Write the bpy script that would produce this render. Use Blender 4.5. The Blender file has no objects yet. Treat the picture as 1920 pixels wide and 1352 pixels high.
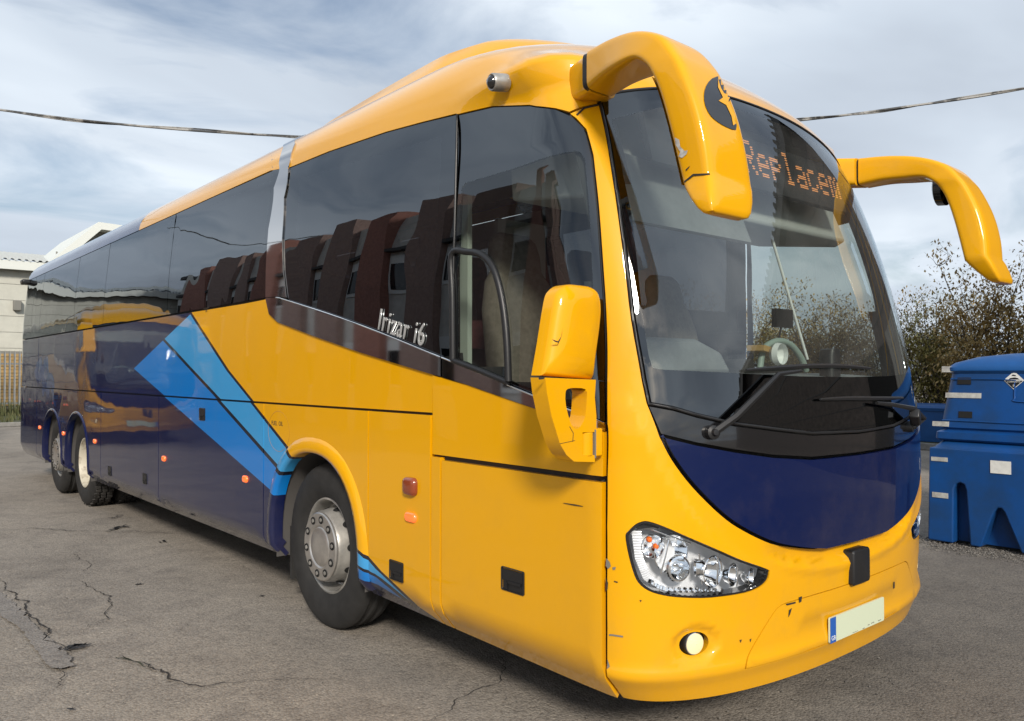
import bpy, math, random
import numpy as np
from mathutils import Vector, Matrix
from mathutils.bvhtree import BVHTree
from mathutils.geometry import delaunay_2d_cdt

random.seed(7); np.random.seed(7)
SC = bpy.context.scene
COL = SC.collection
R = math.radians

# ------------------------------------------------------------------ camera
F = 1500.0; TH = R(40.7); PITCH = math.atan(24 / 1500.0)
CAM = np.array([-3.615, -1.75, 1.60])
FW = np.array([math.sin(TH) * math.cos(PITCH), math.cos(TH) * math.cos(PITCH), math.sin(PITCH)])
RT = np.array([math.cos(TH), -math.sin(TH), 0.0]); UP = np.cross(RT, FW)
cd = bpy.data.cameras.new('camera'); cam = bpy.data.objects.new('camera', cd); COL.objects.link(cam)
cam.location = CAM; cam.rotation_euler = (R(90) + PITCH, 0, -TH)
cd.sensor_width = 36; cd.lens = 36 * F / 1920; cd.clip_start = 0.05; cd.clip_end = 3000
SC.camera = cam

# ------------------------------------------------------------------ sky, sun, exposure
SUN = Vector((-0.50, -0.75, 0.49)).normalized()
w = bpy.data.worlds.new('World'); SC.world = w; w.use_nodes = True
nt = w.node_tree; nt.nodes.clear()
def wn(t, **k):
    n = nt.nodes.new(t)
    for a, b in k.items(): setattr(n, a, b)
    return n
sky = wn('ShaderNodeTexSky', sky_type='NISHITA', sun_disc=False)
sky.sun_elevation = math.asin(SUN.z); sky.sun_rotation = math.atan2(SUN.x, SUN.y)
sky.air_density = 1.0; sky.dust_density = 2.5
tc = wn('ShaderNodeTexCoord')
# project the view direction on a cloud deck
sep = wn('ShaderNodeSeparateXYZ'); nt.links.new(tc.outputs['Generated'], sep.inputs[0])
mx = wn('ShaderNodeMath', operation='MAXIMUM'); nt.links.new(sep.outputs['Z'], mx.inputs[0]); mx.inputs[1].default_value = 0.0
ad = wn('ShaderNodeMath', operation='ADD'); nt.links.new(mx.outputs[0], ad.inputs[0]); ad.inputs[1].default_value = 0.16
dv = []
for ax in 'XY':
    d = wn('ShaderNodeMath', operation='DIVIDE'); nt.links.new(sep.outputs[ax], d.inputs[0]); nt.links.new(ad.outputs[0], d.inputs[1]); dv.append(d)
cmb = wn('ShaderNodeCombineXYZ'); nt.links.new(dv[0].outputs[0], cmb.inputs[0]); nt.links.new(dv[1].outputs[0], cmb.inputs[1])
mp = wn('ShaderNodeMapping'); nt.links.new(cmb.outputs[0], mp.inputs['Vector'])
mp.inputs['Rotation'].default_value = (0, 0, R(-28)); mp.inputs['Scale'].default_value = (0.85, 1.35, 1); mp.inputs['Location'].default_value = (3.1, 1.7, 0)
n1 = wn('ShaderNodeTexNoise'); n1.inputs['Scale'].default_value = 1.25; n1.inputs['Detail'].default_value = 9; n1.inputs['Roughness'].default_value = 0.55; n1.inputs['Distortion'].default_value = 0.7
nt.links.new(mp.outputs[0], n1.inputs['Vector'])
n2 = wn('ShaderNodeTexNoise'); n2.inputs['Scale'].default_value = 0.55; n2.inputs['Detail'].default_value = 5; n2.inputs['Distortion'].default_value = 0.4
nt.links.new(mp.outputs[0], n2.inputs['Vector'])
r1 = wn('ShaderNodeValToRGB'); r1.color_ramp.elements[0].position = 0.22; r1.color_ramp.elements[1].position = 0.52   # cover
nt.links.new(n1.outputs['Fac'], r1.inputs[0])
r2 = wn('ShaderNodeValToRGB'); e = r2.color_ramp.elements
e[0].position = 0.32; e[0].color = (0.235, 0.265, 0.31, 1); e[1].position = 0.66; e[1].color = (0.45, 0.49, 0.53, 1)
m_ = e.new(0.5); m_.color = (0.325, 0.365, 0.415, 1)
nt.links.new(n2.outputs['Fac'], r2.inputs[0])
bg1 = wn('ShaderNodeBackground'); nt.links.new(sky.outputs[0], bg1.inputs[0]); bg1.inputs[1].default_value = 0.06
bg2 = wn('ShaderNodeBackground'); nt.links.new(r2.outputs[0], bg2.inputs[0]); bg2.inputs[1].default_value = 1.08
mixw = wn('ShaderNodeMixShader'); nt.links.new(r1.outputs[0], mixw.inputs[0]); nt.links.new(bg1.outputs[0], mixw.inputs[1]); nt.links.new(bg2.outputs[0], mixw.inputs[2])
out = wn('ShaderNodeOutputWorld'); nt.links.new(mixw.outputs[0], out.inputs[0])
sl = bpy.data.lights.new('sun', 'SUN'); sl.energy = 2.0; sl.angle = R(9); sl.color = (1.0, 0.93, 0.83)
so = bpy.data.objects.new('sun', sl); COL.objects.link(so); so.rotation_euler = SUN.to_track_quat('Z', 'Y').to_euler()
VS = SC.view_settings
VS.view_transform = 'Standard'; VS.look = 'None'; VS.gamma = 1; VS.use_curve_mapping = False
VS.exposure = 0.95

# ------------------------------------------------------------------ materials
MATS = {}
def nodes_of(m):
    m.use_nodes = True
    return m.node_tree, m.node_tree.nodes['Principled BSDF']
def bump(nt_, bs, scale, strength, dist=0.01, detail=3, vec=None, socket='Normal'):
    tx = nt_.nodes.new('ShaderNodeTexNoise'); tx.inputs['Scale'].default_value = scale; tx.inputs['Detail'].default_value = detail
    if vec is None:
        c = nt_.nodes.new('ShaderNodeTexCoord'); vec = c.outputs['Object']
    nt_.links.new(vec, tx.inputs['Vector'])
    b = nt_.nodes.new('ShaderNodeBump'); b.inputs['Strength'].default_value = strength; b.inputs['Distance'].default_value = dist
    nt_.links.new(tx.outputs['Fac'], b.inputs['Height'])
    if bs is not None: nt_.links.new(b.outputs[0], bs.inputs[socket])
    return b
def mat(name, col, rough=0.5, metal=0.0, coat=0.0, var=0.0, vscale=4.0, bmp=None, spec=0.5, col2=None, emit=None, thr=(0.35, 0.65)):
    if name in MATS: return MATS[name]
    m = bpy.data.materials.new(name); MATS[name] = m
    n, b = nodes_of(m)
    b.inputs['Base Color'].default_value = (*col, 1); b.inputs['Roughness'].default_value = rough; b.inputs['Metallic'].default_value = metal
    b.inputs['Coat Weight'].default_value = coat; b.inputs['Coat Roughness'].default_value = 0.04; b.inputs['Specular IOR Level'].default_value = spec
    if var or col2:
        c = n.nodes.new('ShaderNodeTexCoord'); t = n.nodes.new('ShaderNodeTexNoise'); t.inputs['Scale'].default_value = vscale; t.inputs['Detail'].default_value = 6; t.inputs['Roughness'].default_value = 0.65
        n.links.new(c.outputs['Object'], t.inputs['Vector'])
        r = n.nodes.new('ShaderNodeValToRGB'); r.color_ramp.elements[0].position, r.color_ramp.elements[1].position = thr
        c2 = col2 or tuple(x * (1 - var) for x in col)
        r.color_ramp.elements[0].color = (*c2, 1); r.color_ramp.elements[1].color = (*col, 1)
        n.links.new(t.outputs['Fac'], r.inputs[0]); n.links.new(r.outputs[0], b.inputs['Base Color'])
    if bmp: bump(n, b, *bmp)
    if emit: b.inputs['Emission Color'].default_value = (*emit[0], 1); b.inputs['Emission Strength'].default_value = emit[1]
    return m
def glass(name, tint, ior=1.5, wave=0.0, wscale=1.2, refl=(0.9, 0.95, 1.0), haze=0.0):
    m = bpy.data.materials.new(name); MATS[name] = m; m.use_nodes = True
    n = m.node_tree; n.nodes.clear()
    o = n.nodes.new('ShaderNodeOutputMaterial'); mix = n.nodes.new('ShaderNodeMixShader'); tr = n.nodes.new('ShaderNodeBsdfTransparent'); gl = n.nodes.new('ShaderNodeBsdfGlossy')
    fr = n.nodes.new('ShaderNodeFresnel')
    ge = n.nodes.new('ShaderNodeNewGeometry'); io = n.nodes.new('ShaderNodeMapRange'); io.inputs[3].default_value = ior; io.inputs[4].default_value = 1 / ior   # a thin pane reflects alike from both sides
    n.links.new(ge.outputs['Backfacing'], io.inputs[0]); n.links.new(io.outputs[0], fr.inputs['IOR'])
    tr.inputs[0].default_value = (*tint, 1); gl.inputs['Roughness'].default_value = 0.0; gl.inputs['Color'].default_value = (*refl, 1)
    n.links.new(fr.outputs[0], mix.inputs[0])
    if haze:
        df = n.nodes.new('ShaderNodeBsdfDiffuse'); df.inputs[0].default_value = (0.45, 0.45, 0.43, 1)
        tx = n.nodes.new('ShaderNodeTexNoise'); tx.inputs['Scale'].default_value = 2.2; tx.inputs['Detail'].default_value = 6; tx.inputs['Distortion'].default_value = 1.2
        c = n.nodes.new('ShaderNodeTexCoord'); n.links.new(c.outputs['Object'], tx.inputs['Vector'])
        mr = n.nodes.new('ShaderNodeMapRange'); mr.inputs[1].default_value = 0.35; mr.inputs[2].default_value = 0.75; mr.inputs[3].default_value = haze * 0.3; mr.inputs[4].default_value = haze * 1.6
        n.links.new(tx.outputs['Fac'], mr.inputs[0])
        mh = n.nodes.new('ShaderNodeMixShader'); n.links.new(mr.outputs[0], mh.inputs[0]); n.links.new(tr.outputs[0], mh.inputs[1]); n.links.new(df.outputs[0], mh.inputs[2])
        n.links.new(mh.outputs[0], mix.inputs[1])
    else:
        n.links.new(tr.outputs[0], mix.inputs[1])
    n.links.new(gl.outputs[0], mix.inputs[2]); n.links.new(mix.outputs[0], o.inputs[0])
    if wave:
        b = bump(n, None, wscale, 1.0, wave, 2); n.links.new(b.outputs[0], gl.inputs['Normal']); n.links.new(b.outputs[0], fr.inputs['Normal'])
    return m

YEL = (0.75, 0.36, 0.0); NAVY = (0.001, 0.007, 0.052); LBLUE = (0.04, 0.30, 0.62); MBLUE = (0.0, 0.175, 0.55); BLK = (0.006, 0.008, 0.018)
def paint(name, col, rough=0.32, dirt=0.25, wave=0.0):
    m = mat(name, col, rough, coat=.6, spec=.12)
    n, b = nodes_of(m); dress(n, b, None, col, dirt, wave)
    return m
def dress(n, b, colsock, col, dirt, wave):
    """light dust, scratches in the gloss and a faint panel ripple"""
    c = n.nodes.new('ShaderNodeTexCoord'); t = n.nodes.new('ShaderNodeTexNoise'); t.inputs['Scale'].default_value = 2.3; t.inputs['Detail'].default_value = 9; t.inputs['Roughness'].default_value = 0.72
    n.links.new(c.outputs['Object'], t.inputs['Vector'])
    mr = n.nodes.new('ShaderNodeMapRange'); mr.inputs[1].default_value = 0.48; mr.inputs[2].default_value = 0.85; mr.inputs[3].default_value = 0.0; mr.inputs[4].default_value = dirt
    n.links.new(t.outputs['Fac'], mr.inputs[0])
    sz = n.nodes.new('ShaderNodeSeparateXYZ'); n.links.new(c.outputs['Object'], sz.inputs[0])
    lz = n.nodes.new('ShaderNodeMapRange'); lz.inputs[1].default_value = .30; lz.inputs[2].default_value = .95; lz.inputs[3].default_value = .17; lz.inputs[4].default_value = 0.0; n.links.new(sz.outputs['Z'], lz.inputs[0])
    t2 = n.nodes.new('ShaderNodeTexNoise'); t2.inputs['Scale'].default_value = 5.5; t2.inputs['Detail'].default_value = 8; t2.inputs['Roughness'].default_value = .75; n.links.new(c.outputs['Object'], t2.inputs['Vector'])
    ml = n.nodes.new('ShaderNodeMath'); ml.operation = 'MULTIPLY'; n.links.new(lz.outputs[0], ml.inputs[0]); n.links.new(t2.outputs['Fac'], ml.inputs[1])
    sm = n.nodes.new('ShaderNodeMath'); sm.operation = 'ADD'; sm.use_clamp = True; n.links.new(ml.outputs[0], sm.inputs[0]); n.links.new(mr.outputs[0], sm.inputs[1])
    mx_ = n.nodes.new('ShaderNodeMix'); mx_.data_type = 'RGBA'
    n.links.new(sm.outputs[0], mx_.inputs['Factor'])
    if colsock is None: mx_.inputs['A'].default_value = (*col, 1)
    else: n.links.new(colsock, mx_.inputs['A'])
    mx_.inputs['B'].default_value = (0.20, 0.15, 0.09, 1)
    n.links.new(mx_.outputs['Result'], b.inputs['Base Color'])
    mr2 = n.nodes.new('ShaderNodeMapRange'); mr2.inputs[1].default_value = 0.3; mr2.inputs[2].default_value = 0.8; mr2.inputs[3].default_value = 0.008; mr2.inputs[4].default_value = 0.055
    n.links.new(t.outputs['Fac'], mr2.inputs[0]); n.links.new(mr2.outputs[0], b.inputs['Coat Roughness'])
    if wave:
        bp = bump(n, None, 1.1, 1.0, wave, 2); n.links.new(bp.outputs[0], b.inputs['Coat Normal'])
paint('yellow_paint', YEL, 0.38, 0.22, 0.006); paint('navy_paint', NAVY, 0.3, 0.12, 0.006)
def livery():
    m = mat('livery_paint', YEL, 0.36, coat=1.0, spec=.12); n, b = nodes_of(m)
    c = n.nodes.new('ShaderNodeTexCoord'); s = n.nodes.new('ShaderNodeSeparateXYZ'); n.links.new(c.outputs['Object'], s.inputs[0])
    Y, Z = s.outputs['Y'], s.outputs['Z']
    def M(op, a, b_):
        q = n.nodes.new('ShaderNodeMath'); q.operation = op
        for i, v in enumerate((a, b_)):
            if isinstance(v, (int, float)): q.inputs[i].default_value = v
            else: n.links.new(v, q.inputs[i])
        return q.outputs[0]
    def pl(pts):
        acc = pts[0][1]
        for (z0, y0), (z1, y1) in zip(pts, pts[1:]):
            q = n.nodes.new('ShaderNodeMapRange'); q.inputs[1].default_value = z0; q.inputs[2].default_value = z1; q.inputs[3].default_value = 0; q.inputs[4].default_value = y1 - y0
            n.links.new(Z, q.inputs[0]); acc = M('ADD', q.outputs[0], acc)
        return acc
    B1 = pl([(.30, 1.56), (.38, 1.73), (.49, 1.985), (.58, 2.2), (.62, 2.31), (1.04, 3.09), (1.11, 3.2), (1.41, 3.82), (1.62, 4.26), (2.12, 5.12)])
    B2 = M('ADD', B1, 0.055)
    B3 = pl([(.30, 1.62), (.38, 1.77), (.47, 2.06), (.50, 2.2), (.52, 2.29), (.98, 3.36), (1.42, 4.48), (1.91, 5.79), (2.12, 6.3)])
    B4 = M('ADD', B3, 0.085)
    B5 = pl([(.30, 1.65), (.385, 1.82), (.40, 1.98), (.43, 2.18), (.44, 2.28), (.78, 3.4), (1.09, 4.59), (1.38, 5.71), (1.66, 6.78), (2.12, 8.5)])
    diag = M('ADD', M('MULTIPLY', Y, -0.283), 2.10 + 0.283 * 5.13)
    inside = M('LESS_THAN', Z, diag)
    low = M('LESS_THAN', Z, 2.3)
    def rgb(c_):
        q = n.nodes.new('ShaderNodeRGB'); q.outputs[0].default_value = (*c_, 1); return q.outputs[0]
    def mixc(f, a, b_):
        q = n.nodes.new('ShaderNodeMix'); q.data_type = 'RGBA'
        n.links.new(f, q.inputs['Factor']); n.links.new(a, q.inputs['A']); n.links.new(b_, q.inputs['B']); return q.outputs['Result']
    colr = rgb(NAVY)
    colr = mixc(M('MULTIPLY', M('LESS_THAN', Y, B5), inside), colr, rgb(MBLUE))
    colr = mixc(M('MULTIPLY', M('LESS_THAN', Y, B4), inside), colr, rgb(BLK))
    colr = mixc(M('MULTIPLY', M('LESS_THAN', Y, B3), inside), colr, rgb(LBLUE))
    colr = mixc(M('LESS_THAN', Y, B2), colr, rgb(BLK))
    colr = mixc(M('LESS_THAN', Y, B1), colr, rgb(YEL))
    roofc = mixc(M('LESS_THAN', Y, 6.88), rgb((0.035, 0.05, 0.12)), rgb(YEL))
    colr = mixc(low, roofc, colr)
    dress(n, b, colr, None, 0.09, 0.006)
    return m
livery()
mat('black_trim', (0.012, 0.012, 0.013), 0.42, bmp=(220, 0.12, 0.002))
mat('gloss_black', (0.008, 0.008, 0.009), 0.12, coat=1.0)
glass('frit', (0.0, 0.0, 0.0), 2.1, 0.008, 0.9)
mat('frame_dark', (0.035, 0.035, 0.034), 0.85)
mat('chrome', (0.62, 0.60, 0.58), 0.035, metal=1.0)
mat('lamp_chrome', (0.93, 0.94, 0.95), 0.07, metal=1.0)
mat('lamp_satin', (0.80, 0.81, 0.83), 0.30, metal=0.15, coat=.4)
mat('rubber', (0.022, 0.021, 0.020), 0.8, var=0.45, vscale=9, bmp=(60, 0.2, 0.004))
mat('tyre_tread', (0.05, 0.046, 0.042), 0.9, var=0.5, vscale=12, bmp=(90, 0.4, 0.006))
mat('rim_metal', (0.56, 0.54, 0.50), 0.36, metal=0.6, var=0.45, vscale=7, bmp=(40, 0.08, 0.003))
mat('hub_cap_metal', (0.62, 0.59, 0.55), 0.33, metal=0.8, var=0.25, vscale=9)
mat('rim_cream', (0.50, 0.46, 0.37), 0.5, col2=(0.16, 0.11, 0.07), vscale=11, thr=(0.3, 0.5), bmp=(40, 0.15, 0.004))
mat('dark_hole', (0.006, 0.006, 0.006), 0.9)
mat('amber', (0.85, 0.16, 0.01), 0.15, coat=1.0)
mat('amber_lit', (0.9, 0.13, 0.02), 0.2, coat=1.0, emit=((1.0, 0.16, 0.03), 0.5))
mat('amber_dark', (0.24, 0.045, 0.012), 0.15, coat=1.0)
mat('fog_lit', (0.35, 0.32, 0.25), 0.15, emit=((1.0, 0.74, 0.34), 0.42), bmp=(160, .5, .004))
mat('led', (0.5, 0.18, 0.06), 0.5, emit=((1.0, 0.42, 0.14), 0.38))
mat('led_board', (0.016, 0.016, 0.018), 0.6)
mat('seat_cloth', (0.20, 0.17, 0.14), 0.9, var=0.3, vscale=30)
mat('seat_red', (0.10, 0.022, 0.025), 0.9, var=0.4, vscale=20)
mat('dash_grey', (0.19, 0.20, 0.20), 0.6, var=0.15, vscale=20)
mat('interior_grey', (0.42, 0.43, 0.42), 0.7)
mat('interior_dark', (0.075, 0.07, 0.066), 0.85); mat('cab_floor', (.34, .34, .32), .8)
mat('pole_pale', (0.55, 0.62, 0.55), 0.4)
mat('white_plastic', (0.75, 0.77, 0.76), 0.4)
mat('plate_pale', (0.62, 0.68, 0.50), 0.35, coat=0.5)
mat('plate_blue', (0.01, 0.10, 0.42), 0.35, coat=0.5)
mat('mirror_glass', (0.75, 0.77, 0.8), 0.02, metal=1.0)
mat('chip_grey', (0.17, 0.16, 0.14), 0.8); mat('chip_dark', (0.03, 0.025, 0.018), 0.85); mat('chip_white', (0.55, 0.54, 0.52), 0.7, var=0.4, vscale=60)
mat('grime', (0.33, 0.135, 0.006), 0.6, coat=0.4)
glass('tinted_glass', (0.075, 0.075, 0.08), 2.15, 0.008, 0.9)
glass('cab_glass', (0.66, 0.70, 0.67), 1.75, 0.006, 0.9)
glass('windscreen_glass', (0.74, 0.79, 0.76), 1.95, 0.003, 1.1, haze=0.05)
glass('lamp_glass', (0.95, 0.96, 0.97), 1.35)

# ------------------------------------------------------------------ mesh helpers
def link(name, me, m=None, parent=None):
    if m is not None and not me.materials: me.materials.append(MATS[m] if isinstance(m, str) else m)
    o = bpy.data.objects.new(name, me); COL.objects.link(o); o.parent = parent
    return o
def tag(o, label=None, cat=None, group=None, kind=None):
    for k, v in (('label', label), ('category', cat), ('group', group), ('kind', kind)):
        if v: o[k] = v
    return o
def empty(name, loc=(0, 0, 0), rz=0.0, parent=None):
    o = bpy.data.objects.new(name, None); COL.objects.link(o); o.location = loc; o.rotation_euler.z = rz; o.parent = parent; o.empty_display_size = 0.2
    return o
class MB:
    def __init__(s): s.v = []; s.f = []
    def add(s, v, f):
        b = len(s.v); s.v += [tuple(float(q) for q in p) for p in v]; s.f += [tuple(i + b for i in q) for q in f]; return s
    def box(s, c, d, rot=None, taper=1.0):
        vs = []
        for z in (-1, 1):
            k = taper if z > 0 else 1.0
            for x, y in ((-1, -1), (1, -1), (1, 1), (-1, 1)):
                p = Vector((x * d[0] / 2 * k, y * d[1] / 2 * k, z * d[2] / 2))
                if rot is not None: p = rot @ p
                vs.append((p.x + c[0], p.y + c[1], p.z + c[2]))
        return s.add(vs, [(3, 2, 1, 0), (4, 5, 6, 7), (0, 1, 5, 4), (1, 2, 6, 5), (2, 3, 7, 6), (3, 0, 4, 7)])
    def ring_loft(s, rings, cap=True, closed=True):
        n = len(rings[0]); vs = [p for r in rings for p in r]; fs = []
        for i in range(len(rings) - 1):
            for j in range(n if closed else n - 1):
                k = (j + 1) % n; fs.append((i * n + j, i * n + k, (i + 1) * n + k, (i + 1) * n + j))
        if cap and closed: fs += [tuple(range(n))[::-1], tuple((len(rings) - 1) * n + j for j in range(n))]
        return s.add(vs, fs)
    def lathe(s, prof, n=32, origin=(0, 0, 0), axis='x', cap=False, a0=0.0):
        """prof: (radius, offset along axis)"""
        rings = []
        for r, h in prof:
            ring = []
            for j in range(n):
                t = a0 + 2 * math.pi * j / n; p = (math.cos(t) * r, math.sin(t) * r)
                q = {'x': (h, p[0], p[1]), 'y': (p[1], h, p[0]), 'z': (p[0], p[1], h)}[axis]
                ring.append((q[0] + origin[0], q[1] + origin[1], q[2] + origin[2]))
            rings.append(ring)
        return s.ring_loft(rings, cap)
    def tube(s, pts, r, n=8, cap=True):
        pts = [Vector(p) for p in pts]; rings = []; up = None
        for i, p in enumerate(pts):
            t = (pts[min(i + 1, len(pts) - 1)] - pts[max(i - 1, 0)]).normalized()
            if up is None: up = t.orthogonal().normalized()
            up = (up - t * up.dot(t)).normalized(); b = t.cross(up)
            rr = r[i] if isinstance(r, (list, tuple)) else r
            rings.append([tuple(p + (up * math.cos(2 * math.pi * j / n) + b * math.sin(2 * math.pi * j / n)) * rr) for j in range(n)])
        return s.ring_loft(rings, cap)
    def prism(s, poly, h0, h1, axis='z'):
        """poly of 2-D points extruded; axis x: (y,z); y: (x,z); z: (x,y)"""
        def mk(p, h): return {'x': (h, p[0], p[1]), 'y': (p[0], h, p[1]), 'z': (p[0], p[1], h)}[axis]
        n = len(poly); vs = [mk(p, h0) for p in poly] + [mk(p, h1) for p in poly]
        fs = [tuple(range(n))[::-1], tuple(range(n, 2 * n))] + [(i, (i + 1) % n, n + (i + 1) % n, n + i) for i in range(n)]
        return s.add(vs, fs)
    def mesh(s, name, smooth=None, fix=True):
        me = bpy.data.meshes.new(name); me.from_pydata(s.v, [], s.f); 
        if fix:
            import bmesh
            bm = bmesh.new(); bm.from_mesh(me); bmesh.ops.recalc_face_normals(bm, faces=bm.faces); bm.to_mesh(me); bm.free()
        if smooth is not None:
            me.polygons.foreach_set('use_smooth', [True] * len(me.polygons)); me.set_sharp_from_angle(angle=R(smooth))
        me.update(); return me
    def build(s, name, m, parent=None, smooth=None, bevel=0.0, seg=2, fix=True):
        o = link(name, s.mesh(name, smooth, fix), m, parent)
        if bevel:
            b = o.modifiers.new('bevel', 'BEVEL'); b.width = bevel; b.segments = seg; b.limit_method = 'ANGLE'; b.angle_limit = R(35)
            o.data.polygons.foreach_set('use_smooth', [True] * len(o.data.polygons)); o.data.set_sharp_from_angle(angle=R(50))
            b.harden_normals = False
        return o
def rrect(w_, h_, r, n=5, cx=0, cy=0):
    pts = []
    for sx, sy, a in ((1, 1, 0), (-1, 1, 90), (-1, -1, 180), (1, -1, 270)):
        for i in range(n + 1):
            t = R(a + 90 * i / n); pts.append((cx + sx * (w_ / 2 - r) + r * math.cos(t), cy + sy * (h_ / 2 - r) + r * math.sin(t)))
    return pts

# ------------------------------------------------------------------ pixel -> ray (positions come from the surface that is hit)
def ray(p):
    d = FW + RT * (p[0] - 960) / F + UP * (676 - p[1]) / F
    return d / np.linalg.norm(d)
def onx(p, x): d = ray(p); return CAM + d * ((x - CAM[0]) / d[0])
def ony(p, y): d = ray(p); return CAM + d * ((y - CAM[1]) / d[1])
def onz(p, z=0.0): d = ray(p); return CAM + d * ((z - CAM[2]) / d[2])

# ------------------------------------------------------------------ the coach's body surface P(a, v)
def pchip(x, y):
    x = np.array(x, float); y = np.array(y, float); h = np.diff(x); d = np.diff(y) / h; m = np.zeros_like(y)
    for i in range(1, len(x) - 1):
        if d[i - 1] * d[i] > 0:
            w1 = 2 * h[i] + h[i - 1]; w2 = h[i] + 2 * h[i - 1]; m[i] = (w1 + w2) / (w1 / d[i - 1] + w2 / d[i])
    m[0] = d[0]; m[-1] = d[-1]
    def f(q):
        q = np.clip(q, x[0], x[-1]); i = np.clip(np.searchsorted(x, q, 'right') - 1, 0, len(x) - 2); t = (q - x[i]) / h[i]
        return ((1 + 2 * t) * (1 - t) ** 2 * y[i] + t * (1 - t) ** 2 * h[i] * m[i] + t * t * (3 - 2 * t) * y[i + 1] + t * t * (t - 1) * h[i] * m[i + 1])
    return f
SECT = [  # z, half width, nose y, corner depth
    (0.31, 1.185, .060, .40), (0.355, 1.222, .048, .41), (0.40, 1.258, .036, .42), (0.43, 1.272, .031, .43), (0.6, 1.275, .026, .44), (1.0, 1.275, .012, .455), (1.3, 1.275, .010, .48),
    (1.6, 1.275, .040, .50), (2.0, 1.272, .125, .50), (2.4, 1.258, .250, .48), (2.8, 1.222, .420, .46), (3.0, 1.202, .545, .50), (3.1, 1.185, .65, .60),
    (3.19, 1.140, .77, .75), (3.26, 1.075, .90, .90), (3.33, .965, 1.07, 1.02), (3.395, .80, 1.26, 1.12), (3.44, .60, 1.44, 1.2), (3.47, .3, 1.57, 1.25), (3.48, 0.0, 1.62, 1.25)]
vv = [SECT[0][0]]
for p, q in zip(SECT, SECT[1:]):
    vv.append(vv[-1] + (q[0] - p[0] if q[0] <= 3.0 else math.hypot(q[0] - p[0], q[1] - p[1])))
VMAX = vv[-1]
fz, fwid, fy0, fD = (pchip(vv, [s[i] for s in SECT]) for i in range(4))
ang = np.linspace(0, math.pi / 2, 4001); NEX = 2.3
sx_ = np.sin(ang) ** (2 / NEX); sy_ = 1 - np.cos(ang) ** (2 / NEX)
arc = np.concatenate([[0], np.cumsum(np.hypot(np.diff(sx_), 0.38 * np.diff(sy_)))]); arc /= arc[-1]
YREAR = 13.05
def P(a, v):
    a = np.atleast_1d(np.asarray(a, float)); v = np.atleast_1d(np.asarray(v, float))
    wd, z, y0, D = fwid(v), fz(v), fy0(v), fD(v); s = np.where(a >= 0, 1.0, -1.0); A = np.abs(a); t = np.minimum(A, 1)
    y = y0 + D * np.interp(t, arc, sy_) + np.maximum(A - 1, 0)
    k = np.clip((y - (YREAR - .45)) / .45, 0, 1)
    x = -s * wd * np.interp(t, arc, sx_) * (1 - 0.30 * k ** 3)
    z = z + 0.045 * np.clip((y - .6) / 2.5, 0, 1) * np.clip((.6 - v) / .25, 0, 1)
    return np.stack([x, y, z], -1)
def N(a, v, e=0.006):
    a = np.atleast_1d(np.asarray(a, float)); v = np.atleast_1d(np.asarray(v, float))
    v0 = np.clip(v, SECT[0][0] + e, VMAX - 3 * e)
    n = -np.cross(P(a + e, v0) - P(a - e, v0), P(a, v0 + e) - P(a, v0 - e))
    return n / (np.linalg.norm(n, axis=1)[:, None] + 1e-15)
zz = np.linspace(SECT[0][0], VMAX, 1500)
def YZ(y, z):
    """point on the near flank given in metres along and up -> (a, v)"""
    v = float(np.interp(z, fz(zz), zz)); y0 = float(fy0(v)); D = float(fD(v))
    if y >= y0 + D: return (1 + y - y0 - D, v)
    return (float(np.interp((y - y0) / D, sy_, arc)), v)
ga = np.concatenate([np.arange(-1.4, 1.6, .025), np.arange(1.6, 13.2, .06)]); gv = np.linspace(SECT[0][0], VMAX, 130)
GA, GV = np.meshgrid(ga, gv, indexing='ij'); GP = P(GA.ravel(), GV.ravel()); nv_ = len(gv)
ii, jj = np.meshgrid(np.arange(len(ga) - 1), np.arange(nv_ - 1), indexing='ij'); q0 = (ii * nv_ + jj).ravel()
quads = np.stack([q0, q0 + nv_, q0 + nv_ + 1, q0 + 1], -1)
BV = BVHTree.FromPolygons([tuple(p) for p in GP.tolist()], [tuple(q) for q in quads.tolist()])
def S(p):
    """photo pixel -> (a, v) on the body surface"""
    d = ray(p); loc, nrm, idx, dist = BV.ray_cast(Vector(CAM), Vector(d))
    if loc is None:   # just past the silhouette: the body point nearest to the ray
        best = min((BV.find_nearest(Vector(CAM + d * t)) for t in np.linspace(1.5, 18, 300)), key=lambda r_: r_[3])
        loc, idx = best[0], best[2]; print('off the body', p, round(best[3], 3))
    q = quads[idx]; a, v = GA.ravel()[q].mean(), GV.ravel()[q].mean(); tgt = np.array(loc)
    for _ in range(4):
        e = 1e-4; J = np.stack([(P(a + e, v)[0] - P(a - e, v)[0]) / (2 * e), (P(a, v + e)[0] - P(a, v - e)[0]) / (2 * e)], 1)
        st, *_r = np.linalg.lstsq(J, tgt - P(a, v)[0], rcond=None); a += float(np.clip(st[0], -.1, .1)); v = float(np.clip(v + st[1], SECT[0][0], VMAX))
    return (float(a), float(v))
def SS(*pts): return [S(p) for p in pts]
def YY(*pts): return [YZ(*p) for p in pts]
def at(p, off=0.0):
    a, v = S(p); return Vector((P(a, v) + N(a, v) * off)[0])
def nrm(p):
    return Vector(N(*S(p))[0])
def resample(loop, step):
    o = []
    for (a, b) in zip(loop, loop[1:] + loop[:1]):
        n = max(1, int(math.ceil(math.hypot(a[0] - b[0], a[1] - b[1]) / step)))
        o += [(a[0] + (b[0] - a[0]) * i / n, a[1] + (b[1] - a[1]) * i / n) for i in range(n)]
    return o
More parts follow.
